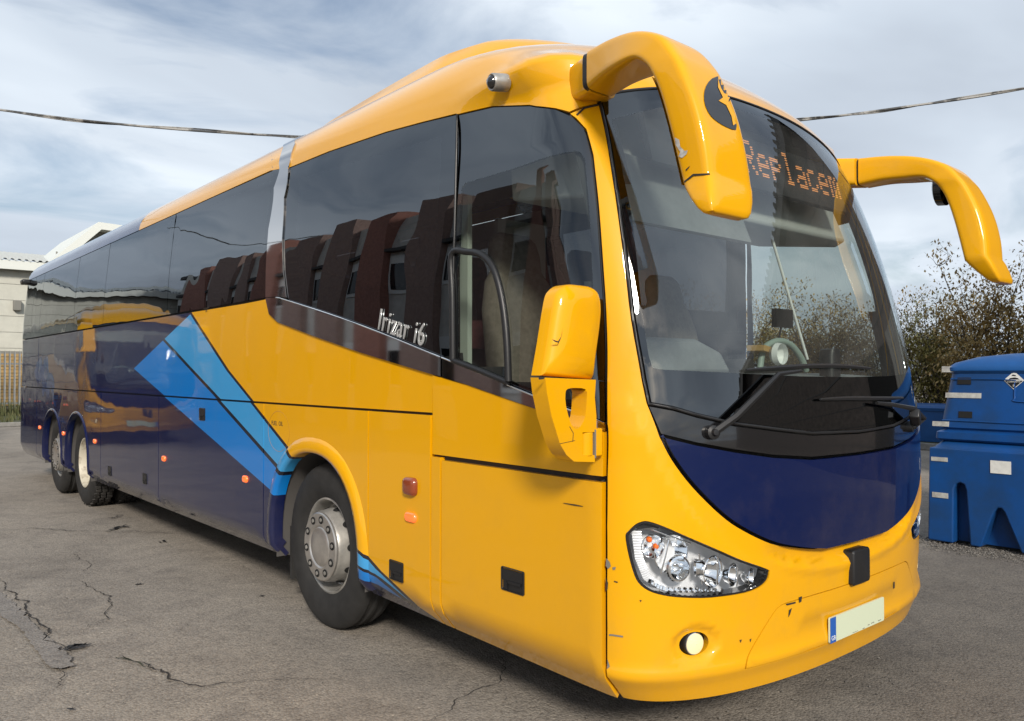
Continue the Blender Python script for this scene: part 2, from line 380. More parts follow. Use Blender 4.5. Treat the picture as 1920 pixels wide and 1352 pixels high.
def smooth_path(pts, n=6, closed=False):
    o = []; m = len(pts)
    rng = range(m if closed else m - 1)
    g = (lambda i: pts[i % m]) if closed else (lambda i: pts[min(max(i, 0), m - 1)])
    for i in rng:
        p0, p1, p2, p3 = g(i - 1), g(i), g(i + 1), g(i + 2)
        for k in range(n):
            t = k / n; o.append(tuple(.5 * ((2 * b) + (-a + c) * t + (2 * a - 5 * b + 4 * c - d) * t * t + (-a + 3 * b - 3 * c + d) * t ** 3) for a, b, c, d in zip(p0, p1, p2, p3)))
    if not closed: o.append(tuple(pts[-1]))
    return o
def inpoly(pts, loop):
    x, y = pts[:, 0], pts[:, 1]; r = np.zeros(len(pts), bool); L = np.array(loop)
    for (x0, y0), (x1, y1) in zip(L, np.roll(L, -1, 0)):
        c = (y0 > y) != (y1 > y)
        with np.errstate(divide='ignore', invalid='ignore'):
            r ^= c & (x < (x1 - x0) * (y - y0) / (y1 - y0 if y1 != y0 else 1e-12) + x0)
    return r
def shrink(loop, d):
    """inset a loop by d"""
    L = np.array(loop); n = len(L); ar = 0.5 * np.sum(L[:, 0] * np.roll(L[:, 1], -1) - np.roll(L[:, 0], -1) * L[:, 1]); sg = 1 if ar > 0 else -1
    o = []
    for i in range(n):
        e1 = L[i] - L[i - 1]; e2 = L[(i + 1) % n] - L[i]
        n1 = np.array([-e1[1], e1[0]]) / (np.hypot(*e1) + 1e-9) * sg; n2 = np.array([-e2[1], e2[0]]) / (np.hypot(*e2) + 1e-9) * sg
        m = n1 + n2; k = m @ m
        o.append(tuple(L[i] + (m / k * 2 * d if k > .25 else n1 * d)))
    return o
def panel_mesh(name, outer, holes=(), off=.006, thick=.012, step=.10, bstep=.04, sculpt=None, gap=0.0, mirror=False, both=False):
    if gap: outer = shrink(outer, gap)
    outer = resample(list(outer), bstep); holes = [resample(list(h), bstep) for h in holes]
    pts = list(outer); loops = [list(range(len(outer)))]
    for h in holes:
        loops.append(list(range(len(pts), len(pts) + len(h)))); pts += h
    edges = [(l[i], l[(i + 1) % len(l)]) for l in loops for i in range(len(l))]
    O = np.array(outer); lo, hi = O.min(0), O.max(0)
    gx, gy = np.meshgrid(np.arange(lo[0] + step / 2, hi[0], step), np.arange(lo[1] + step / 2, hi[1], step)); G = np.stack([gx.ravel(), gy.ravel()], -1)
    if len(G):
        k = inpoly(G, outer)
        for h in holes: k &= ~inpoly(G, h)
        G = G[k]; B = np.array(pts)
        if len(G):
            dm = np.array([np.min((B[:, 0] - g[0]) ** 2 + (B[:, 1] - g[1]) ** 2) for g in G]); G = G[dm > (step * .4) ** 2]
        pts += [tuple(g) for g in G]
    vo, eo, fo, *_ = delaunay_2d_cdt([Vector(p) for p in pts], edges, [], 0, 1e-6)
    A = np.array([(p.x, p.y) for p in vo]); T = np.array([f for f in fo]); cen = A[T].mean(1); k = inpoly(cen, outer)
    for h in holes: k &= ~inpoly(cen, h)
    T = T[k]; used = np.unique(T); remap = -np.ones(len(A), int); remap[used] = np.arange(len(used)); T = remap[T]; A = A[used]
    a_, v_ = A[:, 0], A[:, 1]; pos = P(a_, v_); nor = N(a_, v_); of = np.full(len(A), off)
    if sculpt is not None:
        of = of + sculpt(a_, v_)
        e = .008; d1 = (P(a_ + e, v_) + nor * sculpt(a_ + e, v_)[:, None]) - (P(a_ - e, v_) + nor * sculpt(a_ - e, v_)[:, None])
        ve = np.clip(v_, SECT[0][0] + e, VMAX - e); d2 = (P(a_, ve + e) + nor * sculpt(a_, ve + e)[:, None]) - (P(a_, ve - e) + nor * sculpt(a_, ve - e)[:, None])
        n2_ = np.cross(d1, d2); n2_ /= np.linalg.norm(n2_, axis=1)[:, None] + 1e-12; sg = np.sign(np.einsum('ij,ij->i', n2_, nor)); snor = n2_ * sg[:, None]
    else: snor = nor
    top = pos + nor * of[:, None]
    # orient triangles outward
    fn = np.cross(top[T[:, 1]] - top[T[:, 0]], top[T[:, 2]] - top[T[:, 0]]); fl = np.einsum('ij,ij->i', fn, nor[T].mean(1)) < 0
    T[fl] = T[fl][:, ::-1]
    # rim
    ed = {}
    for t in T.tolist():
        for i in range(3): ed[(t[i], t[(i + 1) % 3])] = 1
    rim = [e for e in ed if (e[1], e[0]) not in ed]
    n0 = len(top); vs = [top]; ns = [snor]; fs = T.tolist(); cnt = n0; rv, rn = [], []
    for (i, j) in rim:
        low_i, low_j = top[i] - nor[i] * thick, top[j] - nor[j] * thick
        d = np.cross(top[j] - top[i], nor[i]); d = d / (np.linalg.norm(d) + 1e-12)
        rv += [top[i], top[j], low_j, low_i]; rn += [d] * 4; fs.append([cnt + 1, cnt, cnt + 3, cnt + 2]); cnt += 4
    V = np.concatenate(vs + ([np.array(rv)] if rv else [])); NN = np.concatenate(ns + ([np.array(rn)] if rn else []))
    if both or mirror:
        V2 = V * [-1, 1, 1]; N2 = NN * [-1, 1, 1]; f2 = [list(reversed(f)) for f in fs]
        if both: fs = fs + [[i + len(V) for i in f] for f in f2]; V = np.concatenate([V, V2]); NN = np.concatenate([NN, N2])
        else: V, NN, fs = V2, N2, f2
    me = bpy.data.meshes.new(name); me.from_pydata(V.tolist(), [], fs)
    me.polygons.foreach_set('use_smooth', [True] * len(me.polygons)); me.update()
    me.normals_split_custom_set_from_vertices(NN.tolist())
    return me
def panel(name, outer, m, parent, mirror=True, **k):
    o = link(name, panel_mesh(name, outer, **k), m, parent)
    if mirror: link(name, panel_mesh(name, outer, mirror=True, **k), m, parent)
    return o
def sym(half):
    """half loop from the centre line out and back to the centre -> whole loop"""
    return list(half) + [(-a, v) for a, v in reversed(half) if abs(a) > 1e-6]
def ctr(v): return (0.0, v)

# ================================================================== SETTING: ground
def ground_material(name='asphalt', tint=(1, 1, 1)):
    m = bpy.data.materials.new(name); MATS[name] = m; n, b = nodes_of(m)
    c = n.nodes.new('ShaderNodeTexCoord'); O = c.outputs['Object']
    def noise(sc, det=5, ro=.6, dist=0):
        t = n.nodes.new('ShaderNodeTexNoise'); t.inputs['Scale'].default_value = sc; t.inputs['Detail'].default_value = det; t.inputs['Roughness'].default_value = ro; t.inputs['Distortion'].default_value = dist
        n.links.new(O, t.inputs['Vector']); return t.outputs['Fac']
    def ramp(f, *st):
        r = n.nodes.new('ShaderNodeValToRGB'); e = r.color_ramp.elements
        while len(e) < len(st): e.new(.5)
        for q, (p, col) in zip(e, st): q.position = p; q.color = (*col, 1)
        n.links.new(f, r.inputs[0]); return r.outputs[0]
    def mixc(f, a, b_, mode='MIX'):
        q = n.nodes.new('ShaderNodeMix'); q.data_type = 'RGBA'; q.blend_type = mode
        if isinstance(f, float): q.inputs['Factor'].default_value = f
        else: n.links.new(f, q.inputs['Factor'])
        n.links.new(a, q.inputs['A']); n.links.new(b_, q.inputs['B']); return q.outputs['Result']
    base = ramp(noise(.35, 6, .62, .6), (.30, (.235, .207, .175)), (.50, (.300, .267, .228)), (.70, (.350, .312, .266)))
    vo = n.nodes.new('ShaderNodeTexVoronoi'); vo.inputs['Scale'].default_value = 85; n.links.new(O, vo.inputs['Vector'])
    stone = ramp(vo.outputs['Color'], (.10, (.72, .72, .72)), (.55, (.98, .98, .98)), (.93, (1.12, 1.11, 1.09)), (.992, (1.75, 1.72, 1.66)))
    colr = mixc(1.0, base, stone, 'MULTIPLY')
    pat = ramp(noise(1.7, 8, .7, 1.5), (.36, (.80, .80, .81)), (.52, (1, 1, 1)), (.75, (1.08, 1.07, 1.05)))
    colr = mixc(1.0, colr, pat, 'MULTIPLY')
    gap = ramp(vo.outputs['Distance'], (.0, (1, 1, 1)), (.55, (.96, .96, .96)), (.85, (.72, .70, .68)))
    colr = mixc(1.0, colr, gap, 'MULTIPLY')
    # darker tone ahead of the coach and towards the tank, with a ragged feathered edge
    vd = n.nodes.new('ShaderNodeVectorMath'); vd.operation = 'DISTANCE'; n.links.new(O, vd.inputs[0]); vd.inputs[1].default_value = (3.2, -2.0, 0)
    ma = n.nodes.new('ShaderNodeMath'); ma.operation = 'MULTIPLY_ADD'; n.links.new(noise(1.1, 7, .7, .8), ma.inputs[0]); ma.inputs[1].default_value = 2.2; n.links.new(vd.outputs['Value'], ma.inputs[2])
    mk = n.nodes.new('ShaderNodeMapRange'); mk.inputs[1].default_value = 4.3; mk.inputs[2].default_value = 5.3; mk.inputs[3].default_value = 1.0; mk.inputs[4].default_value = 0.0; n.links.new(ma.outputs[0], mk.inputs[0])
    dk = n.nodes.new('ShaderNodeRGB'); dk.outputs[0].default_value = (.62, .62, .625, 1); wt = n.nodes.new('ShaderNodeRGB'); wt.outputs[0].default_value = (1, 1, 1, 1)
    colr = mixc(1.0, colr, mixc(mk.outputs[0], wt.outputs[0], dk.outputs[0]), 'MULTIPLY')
    tn = n.nodes.new('ShaderNodeRGB'); tn.outputs[0].default_value = (*tint, 1); colr = mixc(1.0, colr, tn.outputs[0], 'MULTIPLY')
    n.links.new(colr, b.inputs['Base Color']); b.inputs['Roughness'].default_value = .88; b.inputs['Specular IOR Level'].default_value = .3
    b1 = n.nodes.new('ShaderNodeBump'); b1.inputs['Strength'].default_value = .5; b1.inputs['Distance'].default_value = .007; b1.invert = True; n.links.new(vo.outputs['Distance'], b1.inputs['Height'])
    b2 = n.nodes.new('ShaderNodeBump'); b2.inputs['Strength'].default_value = .45; b2.inputs['Distance'].default_value = .03; n.links.new(noise(6, 6, .65), b2.inputs['Height']); n.links.new(b1.outputs[0], b2.inputs['Normal'])
    n.links.new(b2.outputs[0], b.inputs['Normal'])
    return m
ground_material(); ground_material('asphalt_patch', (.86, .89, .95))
GX = list(np.linspace(-6, 16, 67)); GX = [-260, -60, -25, -12] + GX + [24, 50, 260]; GY = list(np.linspace(-4, 14, 55)); GY = [-260, -60, -20, -9] + GY + [20, 34, 60, 260]
gb = MB(); nn = len(GY)
vs = []
for x in GX:
    for y in GY:
        zq = (0.010 * math.sin(x * 1.3 + y * .7) + .008 * math.sin(x * .5 - y * 1.9)) if (-6 <= x <= 16 and -4 <= y <= 14) else 0.0
        vs.append((x, y, min(0.0, zq - 0.014) * (0.5 if x < 3 else 0.35)))
gb.add(vs, [(i * nn + j, (i + 1) * nn + j, (i + 1) * nn + j + 1, i * nn + j + 1) for i in range(len(GX) - 1) for j in range(nn - 1)])
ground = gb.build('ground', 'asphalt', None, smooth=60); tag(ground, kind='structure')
mat('crack_dark', (.022, .019, .016), .95); mat('tar', (.016, .015, .015), .6, bmp=(80, .4, .004)); mat('patch_grey', (.22, .208, .20), .88, var=.3, vscale=9, bmp=(30, .3, .01))
mat('crack_moss', (.05, .052, .03), .95)
def ribbon(name, pix, wd, m, jit=.012, z=.003):
    pts = [onz(p) for p in pix]; fine = []
    for a, b in zip(pts, pts[1:]):
        k = max(2, int(np.linalg.norm(b - a) / .03))
        fine += [a + (b - a) * i / k for i in range(k)]
    fine.append(pts[-1]); rnd = random.Random(int(sum(7 * p[0] + 13 * p[1] for p in pix))); mb = MB(); vs = []; off = 0.0
    for i, p in enumerate(fine):
        t = fine[min(i + 1, len(fine) - 1)] - fine[max(i - 1, 0)]; t = t / (np.linalg.norm(t) + 1e-9); nx = np.array([-t[1], t[0], 0]); off = off * .8 + rnd.gauss(0, jit)
        ww = wd * .75 * rnd.uniform(.3, 1.3) * min(1, .15 + 4 * min(i, len(fine) - 1 - i) / len(fine))
        for s_ in (-.5, .5):
            q = p + nx * (off + s_ * ww); vs.append((q[0], q[1], z))
    mb.add(vs, [(2 * i, 2 * i + 2, 2 * i + 3, 2 * i + 1) for i in range(len(fine) - 1)])
    return mb.build(name, m, ground)
def blotch(name, pix, m, z=.004, jit=.008):
    pts = [onz(p) for p in pix]; loop = resample(smooth_path([(p[0], p[1]) for p in pts], 5, True), .05); rnd = random.Random(len(pix) + int(pix[0][0]))
    mb = MB(); mb.add([(x + rnd.gauss(0, jit), y + rnd.gauss(0, jit), z) for x, y in loop], [tuple(range(len(loop)))])
    return mb.build(name, m, ground)
for pix, wd in (([(0, 1085), (28, 1115), (50, 1145), (92, 1195), (140, 1225)], .016), ([(140, 1087), (175, 1102), (205, 1118), (218, 1135), (200, 1160), (150, 1180), (142, 1190)], .011), ([(210, 1228), (235, 1237), (285, 1245), (310, 1258), (338, 1280), (380, 1284), (440, 1280), (470, 1276)], .016), ([(310, 1286), (338, 1280)], .012), ([(0, 996), (60, 990), (140, 994), (250, 996), (360, 1002)], .018), ([(140, 1035), (165, 1060), (150, 1075)], .008), ([(440, 1280), (520, 1272), (640, 1276)], .006), ([(100, 1250), (112, 1262), (105, 1290)], .008), ([(820, 1352), (860, 1310), (930, 1280), (940, 1230)], .007)):
    ribbon('crack', pix, wd, 'crack_dark')
ribbon('crack', [(215, 1232), (250, 1240), (290, 1247)], .02, 'crack_moss')
def smear(p0, p1, wd, n, seed):
    rr = random.Random(seed)
    for _ in range(n):
        a = rr.random() * .6; b = a + rr.uniform(.2, .5); f_ = lambda t: (p0[0] + (p1[0] - p0[0]) * t + rr.gauss(0, 2.5), p0[1] + (p1[1] - p0[1]) * t + rr.gauss(0, wd))
        ribbon('tar_stain', [f_(a), f_((a + b) / 2), f_(min(b, 1))], rr.uniform(.012, .04), 'tar', .014)
smear((198, 994), (252, 984), 1.6, 9, 1); smear((200, 973), (232, 966), 1.2, 3, 2); smear((102, 1221), (186, 1205), 4, 10, 3); smear((250, 1096), (281, 1093), .8, 2, 4); smear((300, 1013), (316, 1016), .8, 2, 5); smear((126, 1331), (138, 1328), .8, 2, 6); smear((480, 1119), (492, 1118), .6, 2, 7)
blotch('concrete_patch', [(-40, 1100), (12, 1118), (55, 1160), (100, 1205), (138, 1240), (128, 1251), (95, 1252), (70, 1222), (25, 1170), (-40, 1130)], 'asphalt_patch', .003)
# loose chippings and leaf litter
def pebbles(name, cells, n, smin, smax, m, label, cat):
    mb = MB(); rnd = random.Random(5)
    for _ in range(n):
        c = rnd.choice(cells); x = rnd.uniform(c[0], c[1]); y = rnd.uniform(c[2], c[3]); s_ = rnd.uniform(smin, smax); rot = Matrix.Rotation(rnd.uniform(0, 6), 3, Vector((rnd.random(), rnd.random(), rnd.random() + .1)).normalized())
        pv = [rot @ Vector(q) * s_ for q in ((1, 0, 0), (-1, .2, 0), (0, .9, .1), (.1, -.8, 0), (0, 0, .6), (0, .1, -.6))]
        mb.add([(x + q.x, y + q.y, max(0, q.z + s_ * .3)) for q in pv], [(0, 2, 4), (2, 1, 4), (1, 3, 4), (3, 0, 4), (2, 0, 5), (1, 2, 5), (3, 1, 5), (0, 3, 5)])
    o = mb.build(name, m, None); tag(o, label, cat, kind='stuff'); return o
mat('stone_mix', (.21, .195, .175), .9, col2=(.07, .065, .06), vscale=30)
pebbles('gravel', [(4.0, 4.6, -1.2, 1.7), (4.15, 4.45, -1.2, 1.6)], 3200, .004, .013, 'stone_mix', 'loose grey gravel around the foot of the blue tank', 'gravel')
pebbles('grit', [(-5.5, 1.5, -1.5, 8.0), (-3.2, 1.0, -1.4, 1.5)], 1500, .003, .008, 'stone_mix', 'fine pale grit scattered over the worn asphalt', 'grit')

# ================================================================== THE COACH
coach = empty('coach'); tag(coach, 'big yellow coach with navy rear, blue stripes and drooping mirror arms', 'coach', 'coaches in the yard')
# ---- outlines (pixels are read on the body surface)
def vseam(y, z0, z1, n=8): return [(y, z0 + (z1 - z0) * i / n) for i in range(n + 1)]
VB = SECT[0][0]
def bot(y0, y1, n=8): return [(YZ(y0 + (y1 - y0) * i / n, VB)[0], VB) for i in range(n + 1)]
chrome_top = [(522, 559), (544, 565), (680, 610.5), (832, 671), (880, 690.5), (1009, 744), (1110, 784), (1137, 795)]
chrome_bot = [(503, 566), (507, 588), (523, 604), (594, 631), (680, 661), (745, 681), (815, 702), (880, 721), (1014, 768), (1137, 808)]
pil_l = [(553, 254), (544, 260), (534, 280), (526.5, 307), (517, 353), (507, 430), (502, 507), (501.5, 559)]
pil_r = [(566, 253), (555.4, 272), (543.8, 315), (536, 372), (532.5, 449), (534, 507), (541, 560)]
CB = SS(*chrome_bot); CT = SS(*chrome_top); PLp = SS(*pil_l[1:]); PRp = SS(*pil_r[1:])
glass_top_front = SS((545, 315), (618.5, 285), (726, 248.5), (795, 230), (858, 215))
cab_top = SS((861, 216), (926, 201), (995, 198.6), (1043, 205.5), (1075, 220), (1097, 242))
cab_edge = SS((1110, 292), (1121, 393), (1133, 553), (1137, 712), (1138, 795))
VT = S((334, 400))[1]
# ---- dark frame behind the joints, with the window openings left out
band = lambda y0, y1, z0, z1: YY(*vseam(y0, z0, z1)[::1]) + YY(*vseam(y1, z1, z0))
rear_bot = PLp[-1]
win_open = [YY((12.85, 2.15), (3.62, 2.15)) + [PLp[3], PLp[1]] + [(YZ(12.85, 3.0)[0], VT - .05)],
            [PRp[4], PRp[2]] + glass_top_front[1:] + cab_top + cab_edge + list(reversed(CT[1:]))]
win_open = [shrink(resample(q, .1), .035) for q in win_open]
ws_edge = [(1121, 181), (1129, 212), (1140, 262), (1160, 390), (1175, 500), (1187, 600), (1203, 690), (1216, 756)]
ws_low = [(1216, 757), (1260, 765), (1304, 778), (1373, 794), (1457, 805), (1520, 812)]
WSE = SS(*ws_edge); WSL = SS(*ws_low)
vlow = S((1585, 811))[1]
corner = WSE[0]
cornx = abs(P(*corner)[0][0])
def top_pt(x):
    v = 2.955 - (2.955 - corner[1]) * (x / cornx) ** 2.3
    return (float(np.interp(x / float(fwid(v)), sx_, arc)), v)
WS_TOP = [corner] + [top_pt(cornx * (1 - i / 12)) for i in range(1, 12)] + [ctr(2.955)]
WS_HALF = [ctr(vlow)] + [p for p in reversed(WSL) if p[0] > .06] + list(reversed(smooth_path(WSE, 4)))[1:] + WS_TOP[1:]
WS_FULL = sym(WS_HALF)
arch = lambda yc, zc, rx, rz, n=28, ex=2.25: [(yc + rx * math.copysign(abs(math.cos(t)) ** (2 / ex), math.cos(t)), zc + rz * max(0, math.sin(t)) ** (2 / ex)) for t in [math.pi * i / n for i in range(n + 1)]]
AX = [2.86, 9.04, 10.40]
ARCH = [arch(2.86, .50, .575, .60), arch(9.035, .50, .57, .61), arch(10.40, .50, .57, .60)]
HL_px = [(1173, 1004), (1178.4, 995.4), (1191, 983), (1203, 977.5), (1215.6, 977), (1244, 986.6), (1288, 1006), (1341, 1029), (1385.6, 1048.5), (1435, 1066), (1439, 1073), (1435, 1087.5), (1421, 1100), (1394.5, 1110.5), (1332.5, 1120), (1279, 1120), (1244, 1116), (1215.6, 1107), (1196, 1091), (1185.5, 1066), (1176.7, 1031)]
HL = smooth_path(SS(*HL_px), 3, True)
FOG = S((1305, 1209))
lamp_open = [shrink(HL, -.03), [(FOG[0] + .085 * math.cos(t), FOG[1] + .085 * math.sin(t)) for t in np.linspace(0, 2 * math.pi, 17)[:-1]]]
fr = MB(); sa = np.concatenate([np.arange(-1, 1.0, .05), np.arange(1.0, 13.0, .10)]); sv = np.linspace(VB, VMAX, 60)
wsp = np.array(shrink(resample(WS_FULL, .08), .03))
for sgn in (1, -1):
    aa = sa if sgn > 0 else np.concatenate([[1.0], np.arange(1.1, 13.0, .10)])
    A0, V0 = np.meshgrid(aa[:-1], sv[:-1], indexing='ij'); A1, V1 = np.meshgrid(aa[1:], sv[1:], indexing='ij')
    A0, V0, A1, V1 = (q.ravel() for q in (A0, V0, A1, V1)); cc = np.stack([(A0 + A1) / 2, (V0 + V1) / 2], -1)
    bad = inpoly(cc, win_open[0]) | inpoly(cc, win_open[1]) | inpoly(cc, wsp) | inpoly(cc * [-1, 1], win_open[1]); pc = P(cc[:, 0], cc[:, 1])
    bad |= pc[:, 1] > 12.98
    for q in lamp_open: bad |= inpoly(np.abs(cc), q)
    for y in AX: bad |= (np.abs(pc[:, 1] - y) < .66) & (pc[:, 2] < 1.14)
    k = ~bad; A0, V0, A1, V1 = A0[k], V0[k], A1[k], V1[k]
    ca, cv = np.stack([A0, A1, A1, A0], -1).ravel(), np.stack([V0, V0, V1, V1], -1).ravel()
    q = (P(ca, cv) - N(ca, cv) * np.where((np.abs(ca) < .98) & (cv < 1.35), .055, .016)[:, None]) * [sgn, 1, 1]
    fr.add(q.tolist(), [(4 * i, 4 * i + 1, 4 * i + 2, 4 * i + 3) for i in range(len(A0))])
fr.build('body_frame', 'frame_dark', coach, smooth=60, fix=False)
# ---- roof
g_ = .004
roof_low = [(YZ(12.98, 3.0)[0], VT + g_)] + [(YZ(y, 3.0)[0], VT + g_) for y in (11, 9, 7, 5)] + [(PLp[2][0] + .2, VT + g_), (glass_top_front[0][0], glass_top_front[0][1] + g_)] + [(a, v + g_) for a, v in glass_top_front[1:] + cab_top[:-2]] + SS((1068, 211), (1090, 202), (1119, 196))
roof_half = roof_low + [(a, v + .006) for a, v in WS_TOP] + [(0.0, VMAX - .001)] + [(1 + 12.98 - float(fy0(v)) - float(fD(v)), v) for v in np.linspace(VMAX - .001, VT + .02, 16)]
ra, rv = S((1062, 150))
def roof_sculpt(a, v):
    a = np.abs(np.asarray(a, float)); v = np.asarray(v, float)
    return .085 * np.exp(-((a - ra) / np.where(a > ra, .42, .16)) ** 2 - ((v - rv - .02) / .11) ** 2) * np.clip((v - 2.86) / .10, 0, 1)
link('roof_panel', panel_mesh('roof_panel', roof_half, step=.06, both=True, off=.006, sculpt=roof_sculpt), 'livery_paint', coach)
# ---- front: windscreen, cowl, bonnet panel, fascia
blue_edge = [(1239, 815), (1262, 859), (1300, 910), (1352, 962), (1395, 992), (1450, 1017), (1506, 1027), (1545, 1029)]
BE = smooth_path(SS(*blue_edge), 4); cowl_low = SS((1239, 813), (1304, 829), (1375, 842), (1446, 852), (1520, 856))
vcow = cowl_low[-1][1] - .004; vblue = BE[-1][1] - .002
inner_ws = SS((1184, 405), (1194, 490), (1203, 579), (1213, 650), (1220, 680), (1232, 692), (1300, 696), (1400, 701), (1500, 706))
WS_IN = [ctr(inner_ws[-1][1] - .004)] + list(reversed(smooth_path(inner_ws, 4)))[:-1] + SS((1184, 405), (1168, 330), (1156, 260), (1146, 225)) + [(a * .93, v - .07) for a, v in WS_TOP[4:]]
link('windscreen', panel_mesh('windscreen', sym(WS_IN), step=.07, off=.004, thick=.006), 'windscreen_glass', coach)
link('windscreen_border', panel_mesh('windscreen_border', shrink(WS_FULL, .008), [sym(WS_IN)], step=.07, off=.004, thick=.006), 'frit', coach)
seal = MB(); half = [P(a, v)[0] + N(a, v)[0] * .004 for a, v in resample(WS_FULL, .03)]; seal.tube(half + half[:2], .0065, 6, cap=False); seal.build('windscreen_seal', 'black_trim', coach, smooth=60)
COWL = [ctr(vcow)] + [p for p in reversed(cowl_low) if p[0] > .06] + [(a, v - .012) for a, v in WSL if a > .06] + [ctr(vlow - .012)]
link('cowl_panel', panel_mesh('cowl_panel', sym(COWL), step=.06, off=.006), 'gloss_black', coach)
BLUE = [ctr(vblue)] + [p for p in reversed(BE) if p[0] > .05] + [(a, v - .010) for a, v in cowl_low if a > .05] + [ctr(vcow - .010)]
link('bonnet_panel', panel_mesh('bonnet_panel', shrink(sym(BLUE), .004), step=.06, off=.013, thick=.02), 'navy_paint', coach)
BEa = np.array(BE); bpoly = np.polyfit(np.concatenate([BEa[:, 0], -BEa[:, 0]]), np.concatenate([BEa[:, 1], BEa[:, 1]]), 8)
def fascia_sculpt(a, v):
    a = np.abs(np.asarray(a, float)); v = np.asarray(v, float); o = np.zeros_like(v)
    vb = np.polyval(bpoly, np.minimum(a, .86)); d = vb - v
    # channel under the bonnet panel
    m = np.clip((.50 - a) / .16, 0, 1); m = m * m * (3 - 2 * m)
    prof = np.interp(d, [-.05, 0, .012, .050, .066, .085, .12], [-.030, -.032, -.032, -.030, .001, .007, 0]); o = o + m * prof
    # pocket behind the radar cover
    # brow above the lamps
    t = np.clip((a - .25) / .3, 0, 1) * np.clip((1.05 - a) / .3, 0, 1); q_ = np.clip((d - .07) / .10, 0, 1); o = o + .009 * t * q_ * q_ * (3 - 2 * q_) * np.clip((.34 - d) / .2, 0, 1)
    # fog lamp pocket
    fa, fv = FOG; q = np.hypot((a - fa) * 1.0, v - fv); o = o - .02 * np.clip((.078 - q) / .022, 0, 1)
    # bumper crease
    o = o + .010 * np.exp(-((v - .425) / .03) ** 2) * np.clip((a - .0) / .2 + .5, 0, 1)
    return o
BP_px = [(1391, 1251), (1397, 1232), (1420, 1192), (1446, 1150), (1458, 1136), (1475, 1128), (1530, 1112), (1570, 1100)]
BP = SS(*BP_px); vbp0 = BP[0][1]; vbp1 = BP[-1][1]
BPH = [ctr(vbp0 + .0)] + [(BP[0][0] * .5, vbp0)] + smooth_path(BP, 3)[:-1] + [ctr(vbp1)]
BPF = sym(BPH)
fogh = [(FOG[0] + .046 * math.cos(t), FOG[1] + .046 * math.sin(t)) for t in np.linspace(0, 2 * math.pi, 25)[:-1]]
seam_y = .399
fas = [ctr(VB)] + [(a, VB) for a in (.2, .4, .6, .8)] + YY(*[(seam_y, z) for z in (VB, .36, .42, .6, .8, 1.0, 1.2, 1.38)]) + SS((1141, 795), (1140, 712), (1136, 553), (1124, 393), (1113, 292), (1100, 244), (1080, 222), (1070, 215), (1090, 206), (1121, 200)) + [(a + .006, v) for a, v in smooth_path(WSE, 3)[2:]] + [(BE[0][0] + .012, BE[0][1] + .03)] + [(a + .006, v - .006) for a, v in BE[:-1] if a > .05] + [ctr(vblue - .006)]
mirror_loop = lambda L: [(-a, v) for a, v in L]
link('front_fascia', panel_mesh('front_fascia', sym(fas), [HL, mirror_loop(HL), fogh, mirror_loop(fogh), BPF], step=.021, bstep=.02, off=.006, thick=.03, sculpt=fascia_sculpt), 'yellow_paint', coach)
link('bumper_centre_panel', panel_mesh('bumper_centre_panel', shrink(BPF, .0035), step=.05, off=.007, thick=.02, sculpt=lambda a, v: .012 * np.exp(-((np.asarray(v) - .425) / .03) ** 2) - .005 * np.clip((.31 - np.abs(a)) / .01, 0, 1) * np.clip((np.asarray(v) - .40) / .008, 0, 1) * np.clip((.548 - np.asarray(v)) / .008, 0, 1)), 'yellow_paint', coach)
# ---- flank panels
SIDE = []
up1 = YY(*[(11.42 - i * (11.42 - 1.583) / 40, 1.398) for i in range(41)]) + YY((1.583, 1.5)) + [p for p in reversed(CB[:7])] + [(PLp[-1][0] + .0, PLp[-1][1] - .005)] + YY(*[(y, 2.115) for y in (4.0, 5, 6, 7, 8, 9, 10, 11.42)])
panel('waist_panel', up1, 'livery_paint', coach, gap=.003, step=.16, bstep=.08, off=.004)
panel('waist_panel', YY(*vseam(11.43, 1.398, 2.115)) + YY(*vseam(12.95, 2.115, 1.398)), 'livery_paint', coach, gap=.003, step=.14, off=.004)
def lower(y0, y1, archs=(), zt=1.391, name='luggage_door', m='livery_paint', **k):
    L = bot(y0, y1) if not archs else []
    if archs:
        yb = y0
        for i, A in enumerate(archs):
            lo = A[-1][0] if A[-1][0] < A[0][0] else A[0][0]
            L += bot(yb, min(p[0] for p in A), 3) + YY(*sorted(A, key=lambda p: p[0])); yb = max(p[0] for p in A)
        L += bot(yb, y1, 3)
    L += YY(*vseam(y1, .45, zt, 6)) + YY(*[(y1 + (y0 - y1) * i / 10, zt) for i in range(1, 10)]) + YY(*vseam(y0, zt, .45, 6))
    return panel(name, L, m, coach, gap=.003, step=.13, bstep=.05, off=.016, thick=.03, **k)
lower(1.583, 2.187); lower(2.193, 3.597, [ARCH[0]], name='arch_panel'); lower(3.603, 5.897); lower(5.903, 7.907); lower(7.913, 11.43, [ARCH[1], ARCH[2]], name='arch_panel'); lower(11.44, 12.93)
lower(1.497, 1.577, zt=1.185, name='door_post')
lower(.414, 1.489, zt=1.172, name='driver_locker_door')
dp = YY(*[(.414 + i * (1.577 - .414) / 8, 1.190 - .008 * 0) for i in range(9)]) + YY(*vseam(1.577, 1.3, 1.55, 2)) + list(reversed([S((813, 702)), *CB[7:-1], S((1136, 808))]))[::-1]
panel('driver_door_panel', dp, 'livery_paint', coach, gap=.003, step=.1, off=.010, thick=.03)
